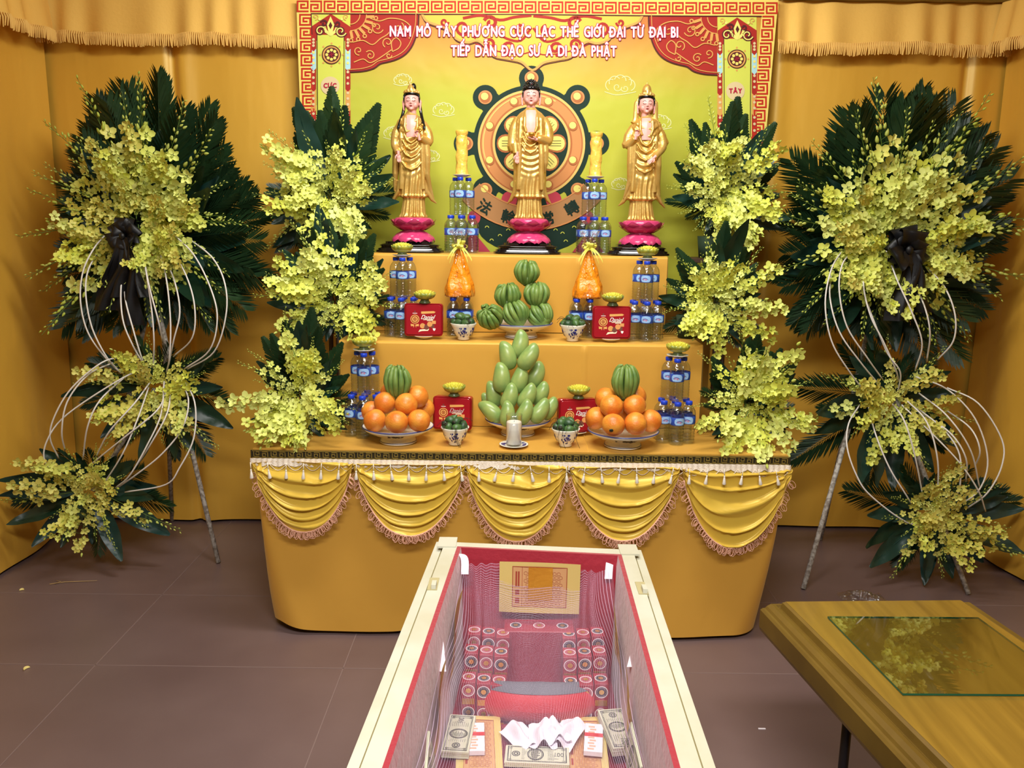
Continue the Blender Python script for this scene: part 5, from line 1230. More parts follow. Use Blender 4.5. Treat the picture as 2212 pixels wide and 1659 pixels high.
# six arrangements on and beside the altar
def arrangement(label, px, py, Y, leaf, spr, pz, potpx, seed, n=(13, 11, 20, 20, 9), **k):
    r = empty('flower_arrangement', (0, 0, 0), label, 'flower arrangement', 'yellow orchid arrangements flanking the altar')
    x = at(potpx, py, Y).x; h = max(.05, at(px, py, Y).z-pz-.02); pot(r, x, Y+.02, pz, .055, min(h, .10))
    if h > .10:
        m = MB(); m.tube([(x, Y+.02, pz+.09), (at(px, py, Y).x, Y+.02, pz+h)], [.03, .02], 8); m.build('stem_core', 'foam_green', r)
    bouquet(r, px, py, Y, leaf, spr, n[0], n[1], n[2], n[3], n[4], seed, trim=True, **k); return r
PZ = 1.50
for px, sd in ((752, 'left'), (1532, 'right')):
    x = at(px, 500, 4.02).x
    m = MB(); r = empty('flower_pedestal', (x, 4.02, 0), 'slim dark wooden pedestal mostly hidden behind the %s altar flowers' % sd, 'pedestal')
    MB().rbox((0, 0, 0), (.22, .22, .02), .004).build('pedestal_top', 'dark_wood', r, mw=Matrix.Translation((0, 0, PZ-.0125)))
    for i in (-1, 1):
        for j in (-1, 1): MB().tube([(i*.09, j*.09, 0), (i*.075, j*.075, PZ-.02)], .011, 8).build('leg', 'dark_wood', r)
    MB().box((0, 0, .5), (.17, .17, .012)).build('lower_shelf', 'dark_wood', r)
arrangement('topmost orchid arrangement on the left of the altar, beside the long-haired statue', 718, 440, 3.98, {0: 235, 20: 235, 40: 190, 60: 150, 90: 145, 120: 110, 150: 65, 200: 60, 235: 170, 270: 150, 300: 130, 320: 140, 340: 215}, {0: 165, 30: 150, 60: 120, 90: 125, 120: 75, 180: 55, 235: 150, 270: 145, 300: 150, 330: 165}, PZ, 745, 101, (16, 14, 20, 22, 12), fcen=(718, 425), fw={0: 140, 60: 140, 90: 140, 120: 110, 180: 70, 240: 130, 270: 145, 320: 130})
arrangement('middle orchid arrangement at the left end of the middle step', 722, 665, 3.70, {0: 215, 25: 190, 45: 150, 70: 130, 90: 130, 115: 140, 150: 80, 200: 60, 235: 110, 270: 135, 300: 140, 320: 170, 340: 210}, {0: 180, 30: 145, 60: 120, 90: 125, 120: 110, 180: 60, 230: 90, 270: 145, 300: 150, 330: 170}, z2, 776, 102, (16, 13, 19, 20, 12), fcen=(722, 645), fw={0: 120, 60: 110, 90: 110, 180: 70, 270: 120, 320: 120})
arrangement('lowest orchid arrangement at the left end of the altar table', 652, 880, 3.36, {0: 220, 20: 205, 45: 150, 70: 120, 90: 130, 120: 120, 150: 85, 180: 68, 220: 85, 250: 120, 270: 100, 300: 110, 320: 150, 340: 200}, {0: 150, 30: 130, 60: 110, 90: 110, 130: 85, 180: 62, 230: 90, 270: 100, 300: 125, 330: 150}, z3, 655, 103, (18, 13, 17, 24, 11), fcen=(650, 850), fw={0: 110, 60: 115, 90: 115, 135: 100, 180: 75, 225: 100, 270: 110, 320: 100})
arrangement('topmost orchid arrangement on the right of the altar, beside the veiled statue', 1560, 440, 3.98, {0: 225, 20: 210, 45: 170, 70: 130, 90: 140, 120: 150, 150: 70, 200: 60, 235: 75, 270: 120, 300: 130, 320: 165, 340: 200}, {0: 170, 30: 150, 60: 125, 90: 135, 120: 140, 150: 70, 200: 55, 240: 90, 270: 125, 300: 120, 330: 150}, PZ, 1538, 104, (16, 13, 20, 22, 12), fcen=(1560, 420), fw={0: 130, 60: 120, 90: 130, 135: 130, 180: 70, 270: 120, 320: 120})
arrangement('middle orchid arrangement at the right end of the middle step', 1545, 668, 3.70, {0: 200, 25: 180, 45: 150, 70: 120, 90: 125, 130: 110, 180: 60, 230: 100, 260: 120, 300: 130, 320: 160, 340: 190}, {0: 160, 30: 140, 60: 120, 90: 120, 130: 95, 180: 55, 230: 90, 270: 115, 300: 125, 330: 150}, z2, 1490, 105, (15, 13, 18, 20, 11), fcen=(1545, 650), fw={0: 110, 60: 115, 90: 125, 135: 110, 180: 70, 270: 110, 320: 110})
arrangement('lowest orchid arrangement at the right end of the altar table', 1612, 900, 3.36, {0: 205, 20: 190, 45: 145, 70: 110, 90: 120, 115: 115, 150: 90, 180: 68, 220: 90, 250: 110, 270: 100, 300: 110, 320: 155, 340: 190}, {0: 160, 30: 135, 60: 110, 90: 115, 130: 85, 180: 62, 230: 90, 270: 100, 300: 115, 330: 150}, z3, 1610, 106, (18, 13, 17, 24, 11), fcen=(1612, 866), fw={0: 110, 60: 110, 90: 115, 135: 95, 180: 72, 225: 95, 270: 105, 320: 100})
# the two tall standing wreaths
def crop(pts, ox, oy, s=2.962): return [(ox+x/s, oy+y/s) for x, y in pts]
UL = [[(690,5),(600,110),(530,260),(515,450),(560,640),(660,790),(770,905)],[(625,130),(560,260),(550,420),(590,620),(680,800),(760,890)],[(815,145),(775,340),(785,560),(850,730),(940,885)],[(800,230),(800,420),(850,620),(900,790),(935,880)],[(895,50),(935,260),(970,500),(985,700),(980,870)],[(905,60),(950,330),(1010,560),(1040,700)],[(1000,50),(1060,280),(1090,560),(1085,800),(1065,900)],[(1050,160),(1120,330),(1150,520),(1110,700),(1080,850)],[(1085,100),(1190,280),(1245,480),(1230,680),(1110,800)],[(1090,0),(1240,150),(1350,370),(1390,560),(1340,760),(1180,880)],[(1200,40),(1360,170),(1440,340),(1445,540),(1370,770),(1200,880)]]
LL = [[(800,798),(650,840),(460,1000),(350,1180),(320,1320),(375,1450)],[(720,840),(560,920),(430,1090),(395,1280),(415,1400)],[(930,885),(780,940),(430,1170),(300,1340),(290,1480),(400,1570)],[(800,930),(640,1080),(560,1250),(530,1460)],[(960,965),(860,1100),(700,1280),(610,1450)],[(950,1000),(880,1200),(780,1430),(640,1650)],[(1060,1030),(1000,1150),(780,1330),(570,1500)],[(1050,960),(1030,1170),(940,1370),(830,1560),(740,1640)],[(1095,990),(1070,1160),(970,1350),(880,1490)],[(1140,950),(1205,1070),(1170,1250),(1040,1420),(880,1550),(750,1640)],[(1160,930),(1245,1090),(1240,1320),(1150,1510),(1060,1620),(800,1668)]]
UR = [[(1035,115),(960,240),(920,460),(960,700),(1070,890),(1200,1060)],[(965,240),(950,420),(1010,640),(1140,830),(1280,1000)],[(1105,120),(1030,210),(1010,380),(1060,610),(1190,810),(1290,950)],[(1195,190),(1165,340),(1210,540),(1290,700),(1370,880),(1390,960)],[(1170,400),(1230,570),(1320,780),(1400,900),(1385,1030)],[(1305,105),(1380,310),(1480,530),(1540,720),(1495,890)],[(1430,250),(1540,440),(1590,640),(1570,830)],[(1550,210),(1680,350),(1750,530),(1740,700),(1640,820)]]
LR = [[(1140,1110),(1070,1230),(1060,1380),(1120,1560),(1210,1690),(1440,1860),(1600,1880)],[(1190,1090),(1240,1290),(1330,1510),(1440,1690),(1500,1790)],[(1320,1070),(1420,1200),(1490,1420),(1550,1720)],[(1430,1070),(1570,1220),(1640,1470),(1635,1760)],[(1410,1110),(1600,1290),(1780,1480),(1900,1660),(1945,1790)],[(1510,1130),(1680,1270),(1780,1430),(1780,1640),(1740,1700)],[(1520,1150),(1720,1290),(1820,1450),(1820,1600)],[(1520,1035),(1700,1180),(1850,1400),(1910,1650)],[(1690,1140),(1850,1260),(1910,1400),(1880,1500)],[(1500,930),(1700,1010),(1880,1200),(1960,1460),(1900,1660),(1740,1770)],[(1700,1000),(1900,1100),(2050,1330),(2050,1500),(1960,1670),(1830,1770)]]
def wreath(label, parts, hoops, bowc, tails, poles):
    r = empty('standing_wreath', (0, 0, 0), label, 'funeral wreath', 'tall standing orchid wreaths')
    for prt in parts: bouquet(r, *prt[0], **prt[1])
    for sets, ya, yb in hoops:
        for pts in sets:
            n = len(pts); P = []
            for i, (x, y) in enumerate(pts):
                t = i/(n-1); P.append(at(x, y, ya+(yb-ya)*t-.13*sin(pi*t)**.7))
            MB().tube(catmull(P, 6), .0036, 6).build('cane_hoop', 'cane_white', r)
    for P0, P1 in poles: MB().tube([P0, P1], .012, 8).build('pole', 'pole_grey', r)
    (bx, by, bY, s) = bowc; c = at(bx, by, bY); m = MB(); random.seed(int(bx))
    for k in range(9):
        a = 2*pi*k/9+random.uniform(-.4, .4); d = V((cos(a), -.9*random.random()-.05, sin(a))).normalized()*random.uniform(.7, 1.1); t = d.cross(V((0, -1, 0))).normalized()
        m.grid(lambda u, v: c+d*(s*.5*(1-cos(2*pi*u)))+V((0, -1, 0))*(s*.28*sin(2*pi*u)-.02)+t*((v-.5)*s*.95*(1-.45*cos(2*pi*u)*.6))+V((0, -.006*sin(v*9+u*8), 0)), 16, 6)
    m.ell(c+V((0, -.03, 0)), (s*.17, s*.14, s*.20), 12, 8, fn=lambda p, q: q*(1+.25*noise.noise(p*3)))
    for (tx, ty, w_) in tails:
        e = at(tx, ty, bY+.01); d = e-c; m.grid(lambda u, v: c+d*u+V(((v-.5)*w_*(.5+.8*u)+.01*sin(u*6), -.03-.03*sin(u*5+v*7)*u, -.012*(abs(v-.5)))), 18, 6)
    m.build('black_ribbon_bow', 'ribbon_black', r); return r
YW = 3.98
wreath('tall orchid wreath stand with black bow and white hoops at the left of the altar',
    [((330, 520, YW, {0: 335, 20: 320, 45: 270, 70: 255, 90: 250, 120: 280, 140: 270, 165: 200, 180: 190, 205: 230, 225: 280, 250: 215, 270: 200, 300: 205, 320: 245, 340: 300}, {0: 235, 30: 250, 60: 225, 90: 215, 120: 210, 150: 200, 180: 190, 215: 240, 250: 205, 270: 195, 300: 200, 330: 215}, 24, 42, 34, 38, 22, 201), dict(aged=.35, fcen=(300, 478), fw={0: 200, 45: 190, 90: 190, 135: 180, 180: 170, 225: 210, 270: 190, 315: 190})),
     ((335, 835, YW-.12, {0: 90, 45: 120, 70: 180, 90: 170, 120: 185, 145: 200, 165: 190, 180: 180, 200: 170, 230: 160, 255: 190, 280: 180, 315: 130}, {0: 110, 60: 130, 90: 150, 130: 170, 170: 140, 200: 150, 240: 150, 270: 150, 300: 130}, 17, 9, 13, 16, 6, 202), dict(aged=.6, fw={0: 110, 90: 120, 180: 120, 270: 130})),
     ((195, 1055, YW-.26, {0: 95, 45: 120, 70: 190, 95: 205, 120: 215, 150: 180, 180: 165, 205: 170, 225: 200, 250: 190, 275: 180, 300: 150, 325: 120}, {0: 120, 45: 90, 90: 180, 115: 200, 140: 160, 180: 120, 220: 140, 255: 170, 280: 170, 315: 110}, 19, 6, 13, 15, 6, 203), dict(aged=.6, fw={0: 120, 60: 110, 90: 150, 180: 100, 270: 110}))],
    [([crop(p_, 0, 500) for p_ in UL], YW-.12, YW-.22), ([crop(p_, 0, 500) for p_ in LL], YW-.22, YW-.34)],
    (270, 510, YW-.22, .078), [(232, 668, .09), (290, 700, .09), (262, 640, .09), (318, 640, .05)],
    [(at(330, 620, YW+.02), atz(472, 1215, .004)), (at(345, 520, YW+.1), atz(372, 1125, .004)), (at(330, 620, YW+.02), atz(205, 1180, .004)), (at(335, 840, YW-.04), at(200, 1060, YW-.2))])
wreath('tall orchid wreath stand with black bow and white hoops at the right of the altar',
    [((1900, 540, YW, {0: 340, 15: 340, 35: 340, 50: 300, 70: 270, 90: 262, 110: 270, 140: 310, 160: 240, 180: 200, 205: 230, 225: 270, 250: 240, 270: 235, 290: 220, 310: 270, 330: 285, 345: 320}, {0: 260, 30: 250, 60: 240, 90: 245, 120: 260, 150: 230, 180: 190, 215: 210, 250: 230, 270: 230, 300: 210, 330: 230}, 24, 42, 36, 40, 24, 211), dict(aged=.25, fcen=(1915, 508), fw={0: 190, 45: 190, 90: 210, 135: 210, 180: 170, 225: 190, 270: 200, 315: 190})),
     ((1930, 862, YW-.12, {0: 90, 45: 120, 70: 130, 100: 140, 130: 180, 155: 190, 180: 195, 205: 200, 225: 270, 245: 240, 270: 225, 295: 220, 320: 190}, {0: 110, 60: 120, 90: 150, 130: 160, 180: 160, 215: 170, 245: 170, 270: 210, 300: 130}, 17, 10, 13, 16, 6, 212), dict(aged=.6, fw={0: 110, 90: 120, 180: 120, 270: 130})),
     ((2020, 1110, YW-.28, {0: 100, 40: 140, 60: 190, 90: 195, 115: 200, 140: 180, 180: 155, 205: 160, 235: 190, 260: 225, 280: 230, 310: 150}, {0: 140, 60: 120, 90: 160, 120: 190, 150: 160, 180: 110, 220: 150, 255: 180, 285: 150, 320: 130}, 19, 7, 14, 15, 6, 213), dict(aged=.75, fw={0: 140, 60: 110, 90: 130, 180: 90, 270: 150}))],
    [([crop(p_, 1472, 500) for p_ in UR], YW-.12, YW-.22), ([crop(p_, 1472, 500) for p_ in LR], YW-.22, YW-.36)],
    (1958, 540, YW-.22, .10), [(1940, 690, .10), (1992, 672, .08), (1960, 650, .10)],
    [(at(1880, 760, YW+.02), atz(1735, 1272, .004)), (at(1900, 600, YW+.1), atz(1772, 1165, .004)), (at(1900, 760, YW+.02), atz(2092, 1283, .004)), (at(1930, 860, YW-.04), at(2020, 1110, YW-.22))])
# ------------------------------------------------------------------ open coffin in the foreground
FLc, FRc, NLc, NRc = V((-.225, 2.40, 0)), V((.395, 2.355, 0)), V((-.338, .45, 0)), V((.362, .47, 0))
def cf(s, t, z=0, inset=0, ins_end=0):
    a = FLc.lerp(FRc, s); b_ = NLc.lerp(NRc, s); p_ = a.lerp(b_, t); return V((p_.x+inset*(1-2*s), p_.y-ins_end*(1-2*t), z))
coffin = empty('open_coffin', (0, 0, 0), 'open cream-painted wooden coffin lined in red in front of the altar', 'coffin')
ZR, ZF = .70, .315
def band(m, i0, z0, i1, z1, mi=0, n=30):
    """one strip right round the coffin between two insets/heights"""
    def path(i, z):
        P = [cf(0, 0, z, i, i)]+[cf(k/n, 0, z, 0, i)+V((i*(1-2*k/n), 0, 0)) for k in range(1, n)]+[cf(1, 0, z, i, i)]
        P += [cf(1, k/n, z, i, i) for k in range(1, n)]+[cf(1, 1, z, i, i)]+[cf(1-k/n, 1, z, i*1, i) for k in range(1, n)]+[cf(0, 1, z, i, i)]+[cf(0, 1-k/n, z, i, i) for k in range(1, n)]; return P
    A, B = path(i0, z0), path(i1, z1); N_ = len(A); m.add(A+B, [(k, (k+1) % N_, N_+(k+1) % N_, N_+k) for k in range(N_)], mi, False)
m = MB(); band(m, .0, .27, .0, ZR-.012); band(m, 0, ZR-.012, .022, ZR-.012); band(m, .022, ZR-.012, .024, ZR-.018, 1); band(m, .024, ZR-.018, .028, ZR-.018, 1); band(m, .028, ZR-.018, .029, ZR); band(m, .029, ZR, .074, ZR); band(m, .074, ZR, .074, ZR-.03)
m.add([cf(0, 0, .27), cf(1, 0, .27), cf(1, 1, .27), cf(0, 1, .27)], [(0, 1, 2, 3)], 0, False)
for (x, y, w_, d_) in ((-.188, 2.362, .055, .075), (.352, 2.322, .055, .075)): m.box((x, y, ZR+.001), (w_, d_, .006), 0)
m.build('painted_shell', ['coffin_paint', 'coffin_groove'], coffin)
for px, py in ((936, 1262), (1386, 1271)):
    p_ = atz(px, py, ZR); m = MB(); m.box((p_.x, p_.y, ZR-.001), (.026, .075, .006), 0); m.box((p_.x+.004, p_.y-.02, ZR+.006), (.012, .03, .016), 1); m.build('rim_peg', ['coffin_groove', 'coffin_paint'], coffin)
m = MB(); band(m, .068, ZR+.002, .080, ZR+.003); band(m, .080, ZR+.003, .084, ZR-.03); band(m, .084, ZR-.03, .088, ZF)
m.grid(lambda u, v: cf(u, v, ZF+.002, .086, .086), 10, 20)
m.build('red_lining', 'lining_red', coffin)
for y in (2.1, .8):
    tr = empty('coffin_trestle', (0, 0, 0), 'low dark metal trestle under the %s end of the coffin' % ('altar' if y > 1 else 'near'), 'trestle')
    MB().box((.04, y, .254), (.62, .05, .028)).build('crossbar', 'stand_metal', tr)
    for sx in (-1, 1): MB().tube([(.04+sx*.26, y, .245), (.04+sx*.28, y, 0)], .014, 8).build('leg', 'stand_metal', tr)
# joss paper
def sheet(name, o, ax, ay, w_, h_, label, rnd, foil=True, curl=.004):
    ax, ay = V(ax).normalized(), V(ay).normalized(); n = ax.cross(ay); o = V(o)
    r = empty(name, o, label, 'joss paper'); f = lambda u, v: curl*sin(u*3+v*2+rnd)
    def Q(u, v, l=0): return ax*(w_*(u-.5))+ay*(h_*(v-.5))+n*(f(u, v)+.0008*l)
    MB().grid(lambda u, v: Q(u, v), 10, 8).build('paper_sheet', 'joss_yellow', r)
    m = MB(); m.grid(lambda u, v: Q(.16+.68*u, .12+.80*v, 1), 8, 6); r1 = m
    s_ = .012; i = 0
    for a in range(int(w_*.48/s_)):
        for b_ in range(int(h_*.74/s_)):
            cu = .30+(a+.5)*s_/w_+(.5*s_/w_ if b_ % 2 else 0); cv = .15+(b_+.5)*s_/h_
            if cu < .80 and cv < .90:
                pts = [(cu+.0054*cos(R(60*k+30))/w_, cv+.0054*sin(R(60*k+30))/h_) for k in range(7)]
                for q0, q1 in zip(pts, pts[1:]):
                    A, B = Q(*q0, 2), Q(*q1, 2); t = (B-A).normalized().cross(n)*.0004; m.add([A-t, B-t, B+t, A+t], [(0, 1, 2, 3)], 1, False)
    for (u0, v0, u1, v1) in ((.16, .12, .84, .13), (.16, .91, .84, .92), (.16, .12, .168, .92), (.832, .12, .84, .92), (.28, .14, .285, .9), (.2, .2, .25, .3), (.2, .36, .25, .46), (.2, .52, .22, .82), (.23, .52, .25, .82)):
        m.add([Q(u0, v0, 2), Q(u1, v0, 2), Q(u1, v1, 2), Q(u0, v1, 2)], [(0, 1, 2, 3)], 1, False)
    m.build('red_print', ['joss_print', 'joss_line'], r)
    if foil: MB().grid(lambda u, v: Q(.36+.30*u, .26+.66*v, 3), 6, 6).build('gold_foil_square', 'foil_gold', r)
    return r
sheet('joss_paper_sheet', (.088, 2.262, .604), (1, -.074, 0), (0, -.06, 1), .235, .16, 'yellow joss paper sheet with gold foil on the far inside wall of the coffin', 1)
dl = (cf(0, 1)-cf(0, 0)).normalized(); dr = (cf(1, 1)-cf(1, 0)).normalized()
def wall_pt(side, Y, z, off):
    s = 0 if side < 0 else 1; t = (2.39-Y)/1.93; p_ = cf(s, t, z, .088); return V((p_.x-side*off, p_.y, z))
for sd, Y, n_, z in ((-1, 2.06, 'left inside wall of the coffin, the farther', .56), (1, 2.06, 'right inside wall of the coffin, the farther', .56), (-1, 1.76, 'left inside wall of the coffin, the nearer', .53), (1, 1.76, 'right inside wall of the coffin, the nearer', .53)):
    sheet('joss_paper_sheet', wall_pt(sd, Y, z, .014), -dl if sd < 0 else dr, (-sd*.10, 0, 1), .20 if Y > 1.9 else .15, .17, 'yellow joss paper sheet on the '+n_+' one', sd+Y, False, .006)
# bundles of play banknotes
def note_stack(o, rz, tilt, n, label, s=1.0):
    W, D = .156*s, .068*s; r = empty('banknote_bundle', o, label, 'play money', 'play hundred notes in the coffin'); r.rotation_euler = (tilt[0], tilt[1], rz)
    m = MB(); rnd = random.Random(int(o[0]*999)); h = .0011*n
    for k in range(max(3, n//2)): z = h*(k+.5)/max(3, n//2); m.box((rnd.uniform(-.0012, .0012), rnd.uniform(-.0012, .0012), z), (W, D, h/max(3, n//2)*.8), 0)
    m.build('notes', 'bill_paper', r)
    m = MB(); z = h+.0004
    def rc(x0, y0, x1, y1): m.add([(x0, y0, z), (x1, y0, z), (x1, y1, z), (x0, y1, z)], [(0, 1, 2, 3)], 0, False)
    a, b_ = W/2*.93, D/2*.86
    for i in range(2):
        q = 1-.1*i; t = .0016 if i == 0 else .0008
        rc(-a*q, b_*q-t, a*q, b_*q); rc(-a*q, -b_*q, a*q, -b_*q+t); rc(-a*q, -b_*q, -a*q+t*1.6, b_*q); rc(a*q-t*1.6, -b_*q, a*q, b_*q)
    def el(cx, cy, rx, ry, r0):
        N_ = 28; P = [(cx+rx*cos(2*pi*k/N_), cy+ry*sin(2*pi*k/N_), z) for k in range(N_)]; Q = [(cx+rx*r0*cos(2*pi*k/N_), cy+ry*r0*sin(2*pi*k/N_), z) for k in range(N_)]; m.add(P+Q, [(k, (k+1) % N_, N_+(k+1) % N_, N_+k) for k in range(N_)], 0, False)
    el(-.004, 0, .0205, .0235, .86); el(-.004, 0, .0165, .0195, .92)
    for k in range(14): y = -.016+.0024*k; w_ = .012*math.sqrt(max(0.02, 1-(y/.019)**2)); rc(-.004-w_, y, -.004+w_*rnd.uniform(.2, 1), y+.0011)
    el(-.052, 0, .0105, .0105, .75); el(-.052, 0, .006, .006, .5)
    for k in range(9): y = -.020+.005*k; rc(.026, y, .026+rnd.uniform(.012, .03), y+.0009); rc(-.038, y, -.028+rnd.uniform(-.004, .004), y+.0008)
    for (tx, ty, sz) in ((.040, -.006, .020), (-.073, .018, .009), (.058, .018, .010), (.060, -.027, .009), (-.073, -.027, .009)):
        gv, gf = glyphs('100', 1.0); m.add([(v.x*sz*.85*s+tx*s, v.y*sz*1.05*s+ty*s, z+.0002) for v in gv], gf, 0, False)
    m.build('note_print', 'bill_ink', r); return r
def fz(px, py, z): q = atz(px, py, z); return (q.x, q.y, z)
m = MB()
for (a, b_, w_, h_, rz, n_, sd) in ((1035, 1610, .115, .26, .05, 'lying left of the white folded cloth', 0), (1262, 1612, .115, .26, -.04, 'lying right of the white folded cloth', 1), (1130, 1700, .3, .12, 0, 'lying nearest, under the centre note bundle', 2)):
    q = fz(a, b_, .350); sheet('joss_paper_sheet', q, (cos(rz), sin(rz), 0), (-sin(rz), cos(rz), 0), w_, h_, 'yellow joss paper sheet '+n_, sd*2., False, .003)
base = MB(); base.rbox((.03, 0, 0), (.44, .9, .028), .010); base.build('maroon_pad', 'pad_maroon', None, loc=(0, 1.52, ZF+.0175), label='dark maroon padding covering the bottom of the coffin', cat='pad')
note_stack(fz(1160, 1640, .357), -.05, (0, 0), 12, 'play hundred note bundle centred below the white folded cloth')
note_stack(fz(991, 1596, .357), 1.50, (0, 0), 16, 'play hundred note bundle in the left corner by the pink-printed packet')
note_stack(fz(1334, 1588, .357), -1.42, (.0, .05), 20, 'play hundred note bundle at the right beside the pink-printed packet')
q = wall_pt(-1, 1.56, .52, .02); note_stack(tuple(q), 1.56, (0, 0), 5, 'play hundred note bundle leaning on the left lining near the camera'); bpy.context.scene.objects[-1] if False else None
o_ = [o for o in bpy.data.objects if o.name.startswith('banknote_bundle')][-1]; o_.rotation_euler = Euler((R(80), 0, R(93)), 'XYZ')
q = wall_pt(1, 1.62, .52, .02); o_ = note_stack(tuple(q), 0, (0, 0), 5, 'play hundred note bundle leaning on the right lining near the camera'); o_.rotation_euler = Euler((R(80), 0, R(-90)), 'XYZ')
for px, py, rz, n_ in ((1027, 1600, .05, 'left'), (1282, 1602, -.12, 'right')):
    q = fz(px, py, .357); r = empty('paper_packet', q, 'white packet with pink print and red band beside the %s note bundle' % n_, 'paper packet', None, rz)
    MB().box((0, 0, .006), (.046, .118, .012)).build('packet_body', 'cloth_white', r); m = MB()
    for k in range(9): m.box((-.006+.004*(k % 2), -.048+.0115*k, .0124), (.016, .006, .0008), 0)
    m.box((0, .01, .0128), (.047, .014, .001), 1); m.build('pink_print', ['fringe_pink', 'cushion_red'], r)
# red printed boxes with ring emblems on either side
def ring_mesh(m, c, ux, uy, R0, l=0):
    n = ux.cross(uy); N_ = 26
    def el(r0, r1, mi, off):
        P = [c+n*off+(ux*cos(2*pi*k/N_)+uy*sin(2*pi*k/N_))*r0 for k in range(N_)]; Q = [c+n*off+(ux*cos(2*pi*k/N_)+uy*sin(2*pi*k/N_))*r1 for k in range(N_)]; m.add(P+Q, [(k, (k+1) % N_, N_+(k+1) % N_, N_+k) for k in range(N_)], mi, False)
    el(R0, R0*.86, 1, .0008); el(R0*.86, R0*.05, 2 if l else 0, .0008)
    for k in range(20):
        a = 2*pi*k/20; e = c+n*.0012+(ux*cos(a)+uy*sin(a))*R0*.70; m.add([e+(ux*cos(b_)+uy*sin(b_))*R0*.055 for b_ in (0, 1.57, 3.14, 4.71)], [(0, 1, 2, 3)], 1, False)
    el(R0*.40, R0*.02, 3, .0014)
def emblem_box(x, Y, z, h, dark, label, w_=.040, d=.055, rz=0):
    r = empty('emblem_box', (x, Y, z), label, 'box', 'red printed boxes with ring emblems in the coffin', rz)
    MB().rbox((0, 0, h/2), (w_*.97, d, h), .003).build('box_body', 'box_red', r)
    m = MB(); X, Z, Yv = V((1, 0, 0)), V((0, 0, 1)), V((0, 1, 0)); ring_mesh(m, V((0, 0, h)), X, Yv, w_*.42, dark)
    yf = -d/2
    ring_mesh(m, V((0, yf, h-.024)), X, Z, w_*.44, dark); m.box((0, yf-.0006, h-.056), (w_*.8, .0012, .016), 3)
    if h > .1: ring_mesh(m, V((0, yf, h-.088)), X, Z, w_*.42, not dark); m.box((0, yf-.0006, h-.118), (w_*.7, .0012, .014), 3)
    m.build('ring_emblem_print', ['lining_red', 'ring_white', 'ring_dark', 'foil_gold'], r)
zb = ZF+.005
names = {0: 'outermost', 1: 'middle', 2: 'innermost'}
for sd in (-1, 1):
    for row, (Y, h) in enumerate(((2.195, .185), (2.125, .165), (2.055, .12))):
        for k in range(3):
            x0 = wall_pt(sd, Y, 0, .05).x; x = x0-sd*k*.041
            emblem_box(x, Y, zb, h-.004*k, (k+row+(sd > 0)) % 2, 'red box with ring emblems at the %s of the coffin, %s row, %s box' % ('left' if sd < 0 else 'right', ('rear', 'second', 'front')[row], names[k]))
r = empty('headboard_box', (.088, 2.235, zb), 'wide dark red box with three ring emblems at the head of the coffin', 'box')
MB().rbox((0, 0, .09), (.205, .075, .18), .006).build('box_body', 'box_red', r)
m = MB(); [ring_mesh(m, V((-.068+.068*k, 0, .18)), V((1, 0, 0)), V((0, 1, 0)), .017, k != 1) for k in range(3)]; m.build('ring_emblem_print', ['lining_red', 'ring_white', 'ring_dark', 'foil_gold'], r)
r = empty('head_cushion', (.085, 2.05, zb), 'curved red head cushion with grey top band in the coffin', 'cushion')
m = MB()
def cu(u, v):
    a = R(-55+110*u); th = 2*pi*v; rr = .055*(1-.1*abs(2*u-1)); c = V((.155*sin(a), -.05*cos(a)*1.0+.03, .058)); return c+V((sin(a)*cos(th)*rr*.6, -cos(a)*cos(th)*rr*.8, sin(th)*rr*1.05))
m.grid(cu, 30, 20); m.build('cushion_body', 'cushion_red', r)
MB().grid(lambda u, v: cu(.04+.92*u, .13+.20*v)+V((0, -.001, .003)), 30, 6).build('grey_top_band', 'cloth_grey', r)
m = MB(); q = V(fz(1172, 1600, .357))
for k, (dx, dy, a, L) in enumerate(((-.055, .0, .5, .11), (.06, .01, -.45, .12), (.0, -.005, .0, .10), (.03, .0, .3, .08))):
    m.grid(lambda u, v: V((dx+(u-.5)*.07*cos(a)-(v-.5)*L*sin(a), dy+(u-.5)*.07*sin(a)+(v-.5)*L*cos(a), .006+.01*k*0.5+.022*math.exp(-((u-.5+.1*sin(v*5))/.2)**2)+.004*sin(u*11+v*4+k))), 14, 14)
m.build('folded_white_cloth', 'cloth_white', None, loc=tuple(q), label='crumpled white cloth lying above the centre note bundle', cat='cloth')
# netting draped over it all
m = MB()
def net(u, v):
    s = 2*u-1; Y = 2.285-1.35*v; t = (2.39-Y)/1.93; a, b_ = cf(0, t, 0, .094), cf(1, t, 0, .094); x = a.x+(b_.x-a.x)*u
    top = .655-.06*min(1, v*3)-.03*sin(v*9)**2-.05*max(0, v-.5)
    if abs(s) > .93: e = (abs(s)-.93)/.07
    else: e = 0
    low = .515-.06*min(1, v*1.6)-.05*math.exp(-(s/.35)**2)*(1-math.exp(-v*8))+.012*sin(9*s+v*4)+.010*noise.noise(V((s*3, v*8, 2)))
    w_ = abs(s)**4.5; z = low+(top-low)*w_
    far = math.exp(-v/.035); z = z*(1-far)+max(z, .672-.012*s*s)*far
    x += .010*sin(v*14+3*s)*(1-abs(s)**3)-math.copysign(1, s)*.028*w_*(1-w_)*4*(.5+.5*sin(v*17+s))
    z += .006*sin(s*40+v*12)*w_*(1-w_)*4
    return V((x, Y-.0*far, z))
m.grid(net, 110, 150, 0, True); nt_ = m.build('gauze_netting', 'netting', None, label='sheer pale netting draped over the inside of the coffin', cat='netting')
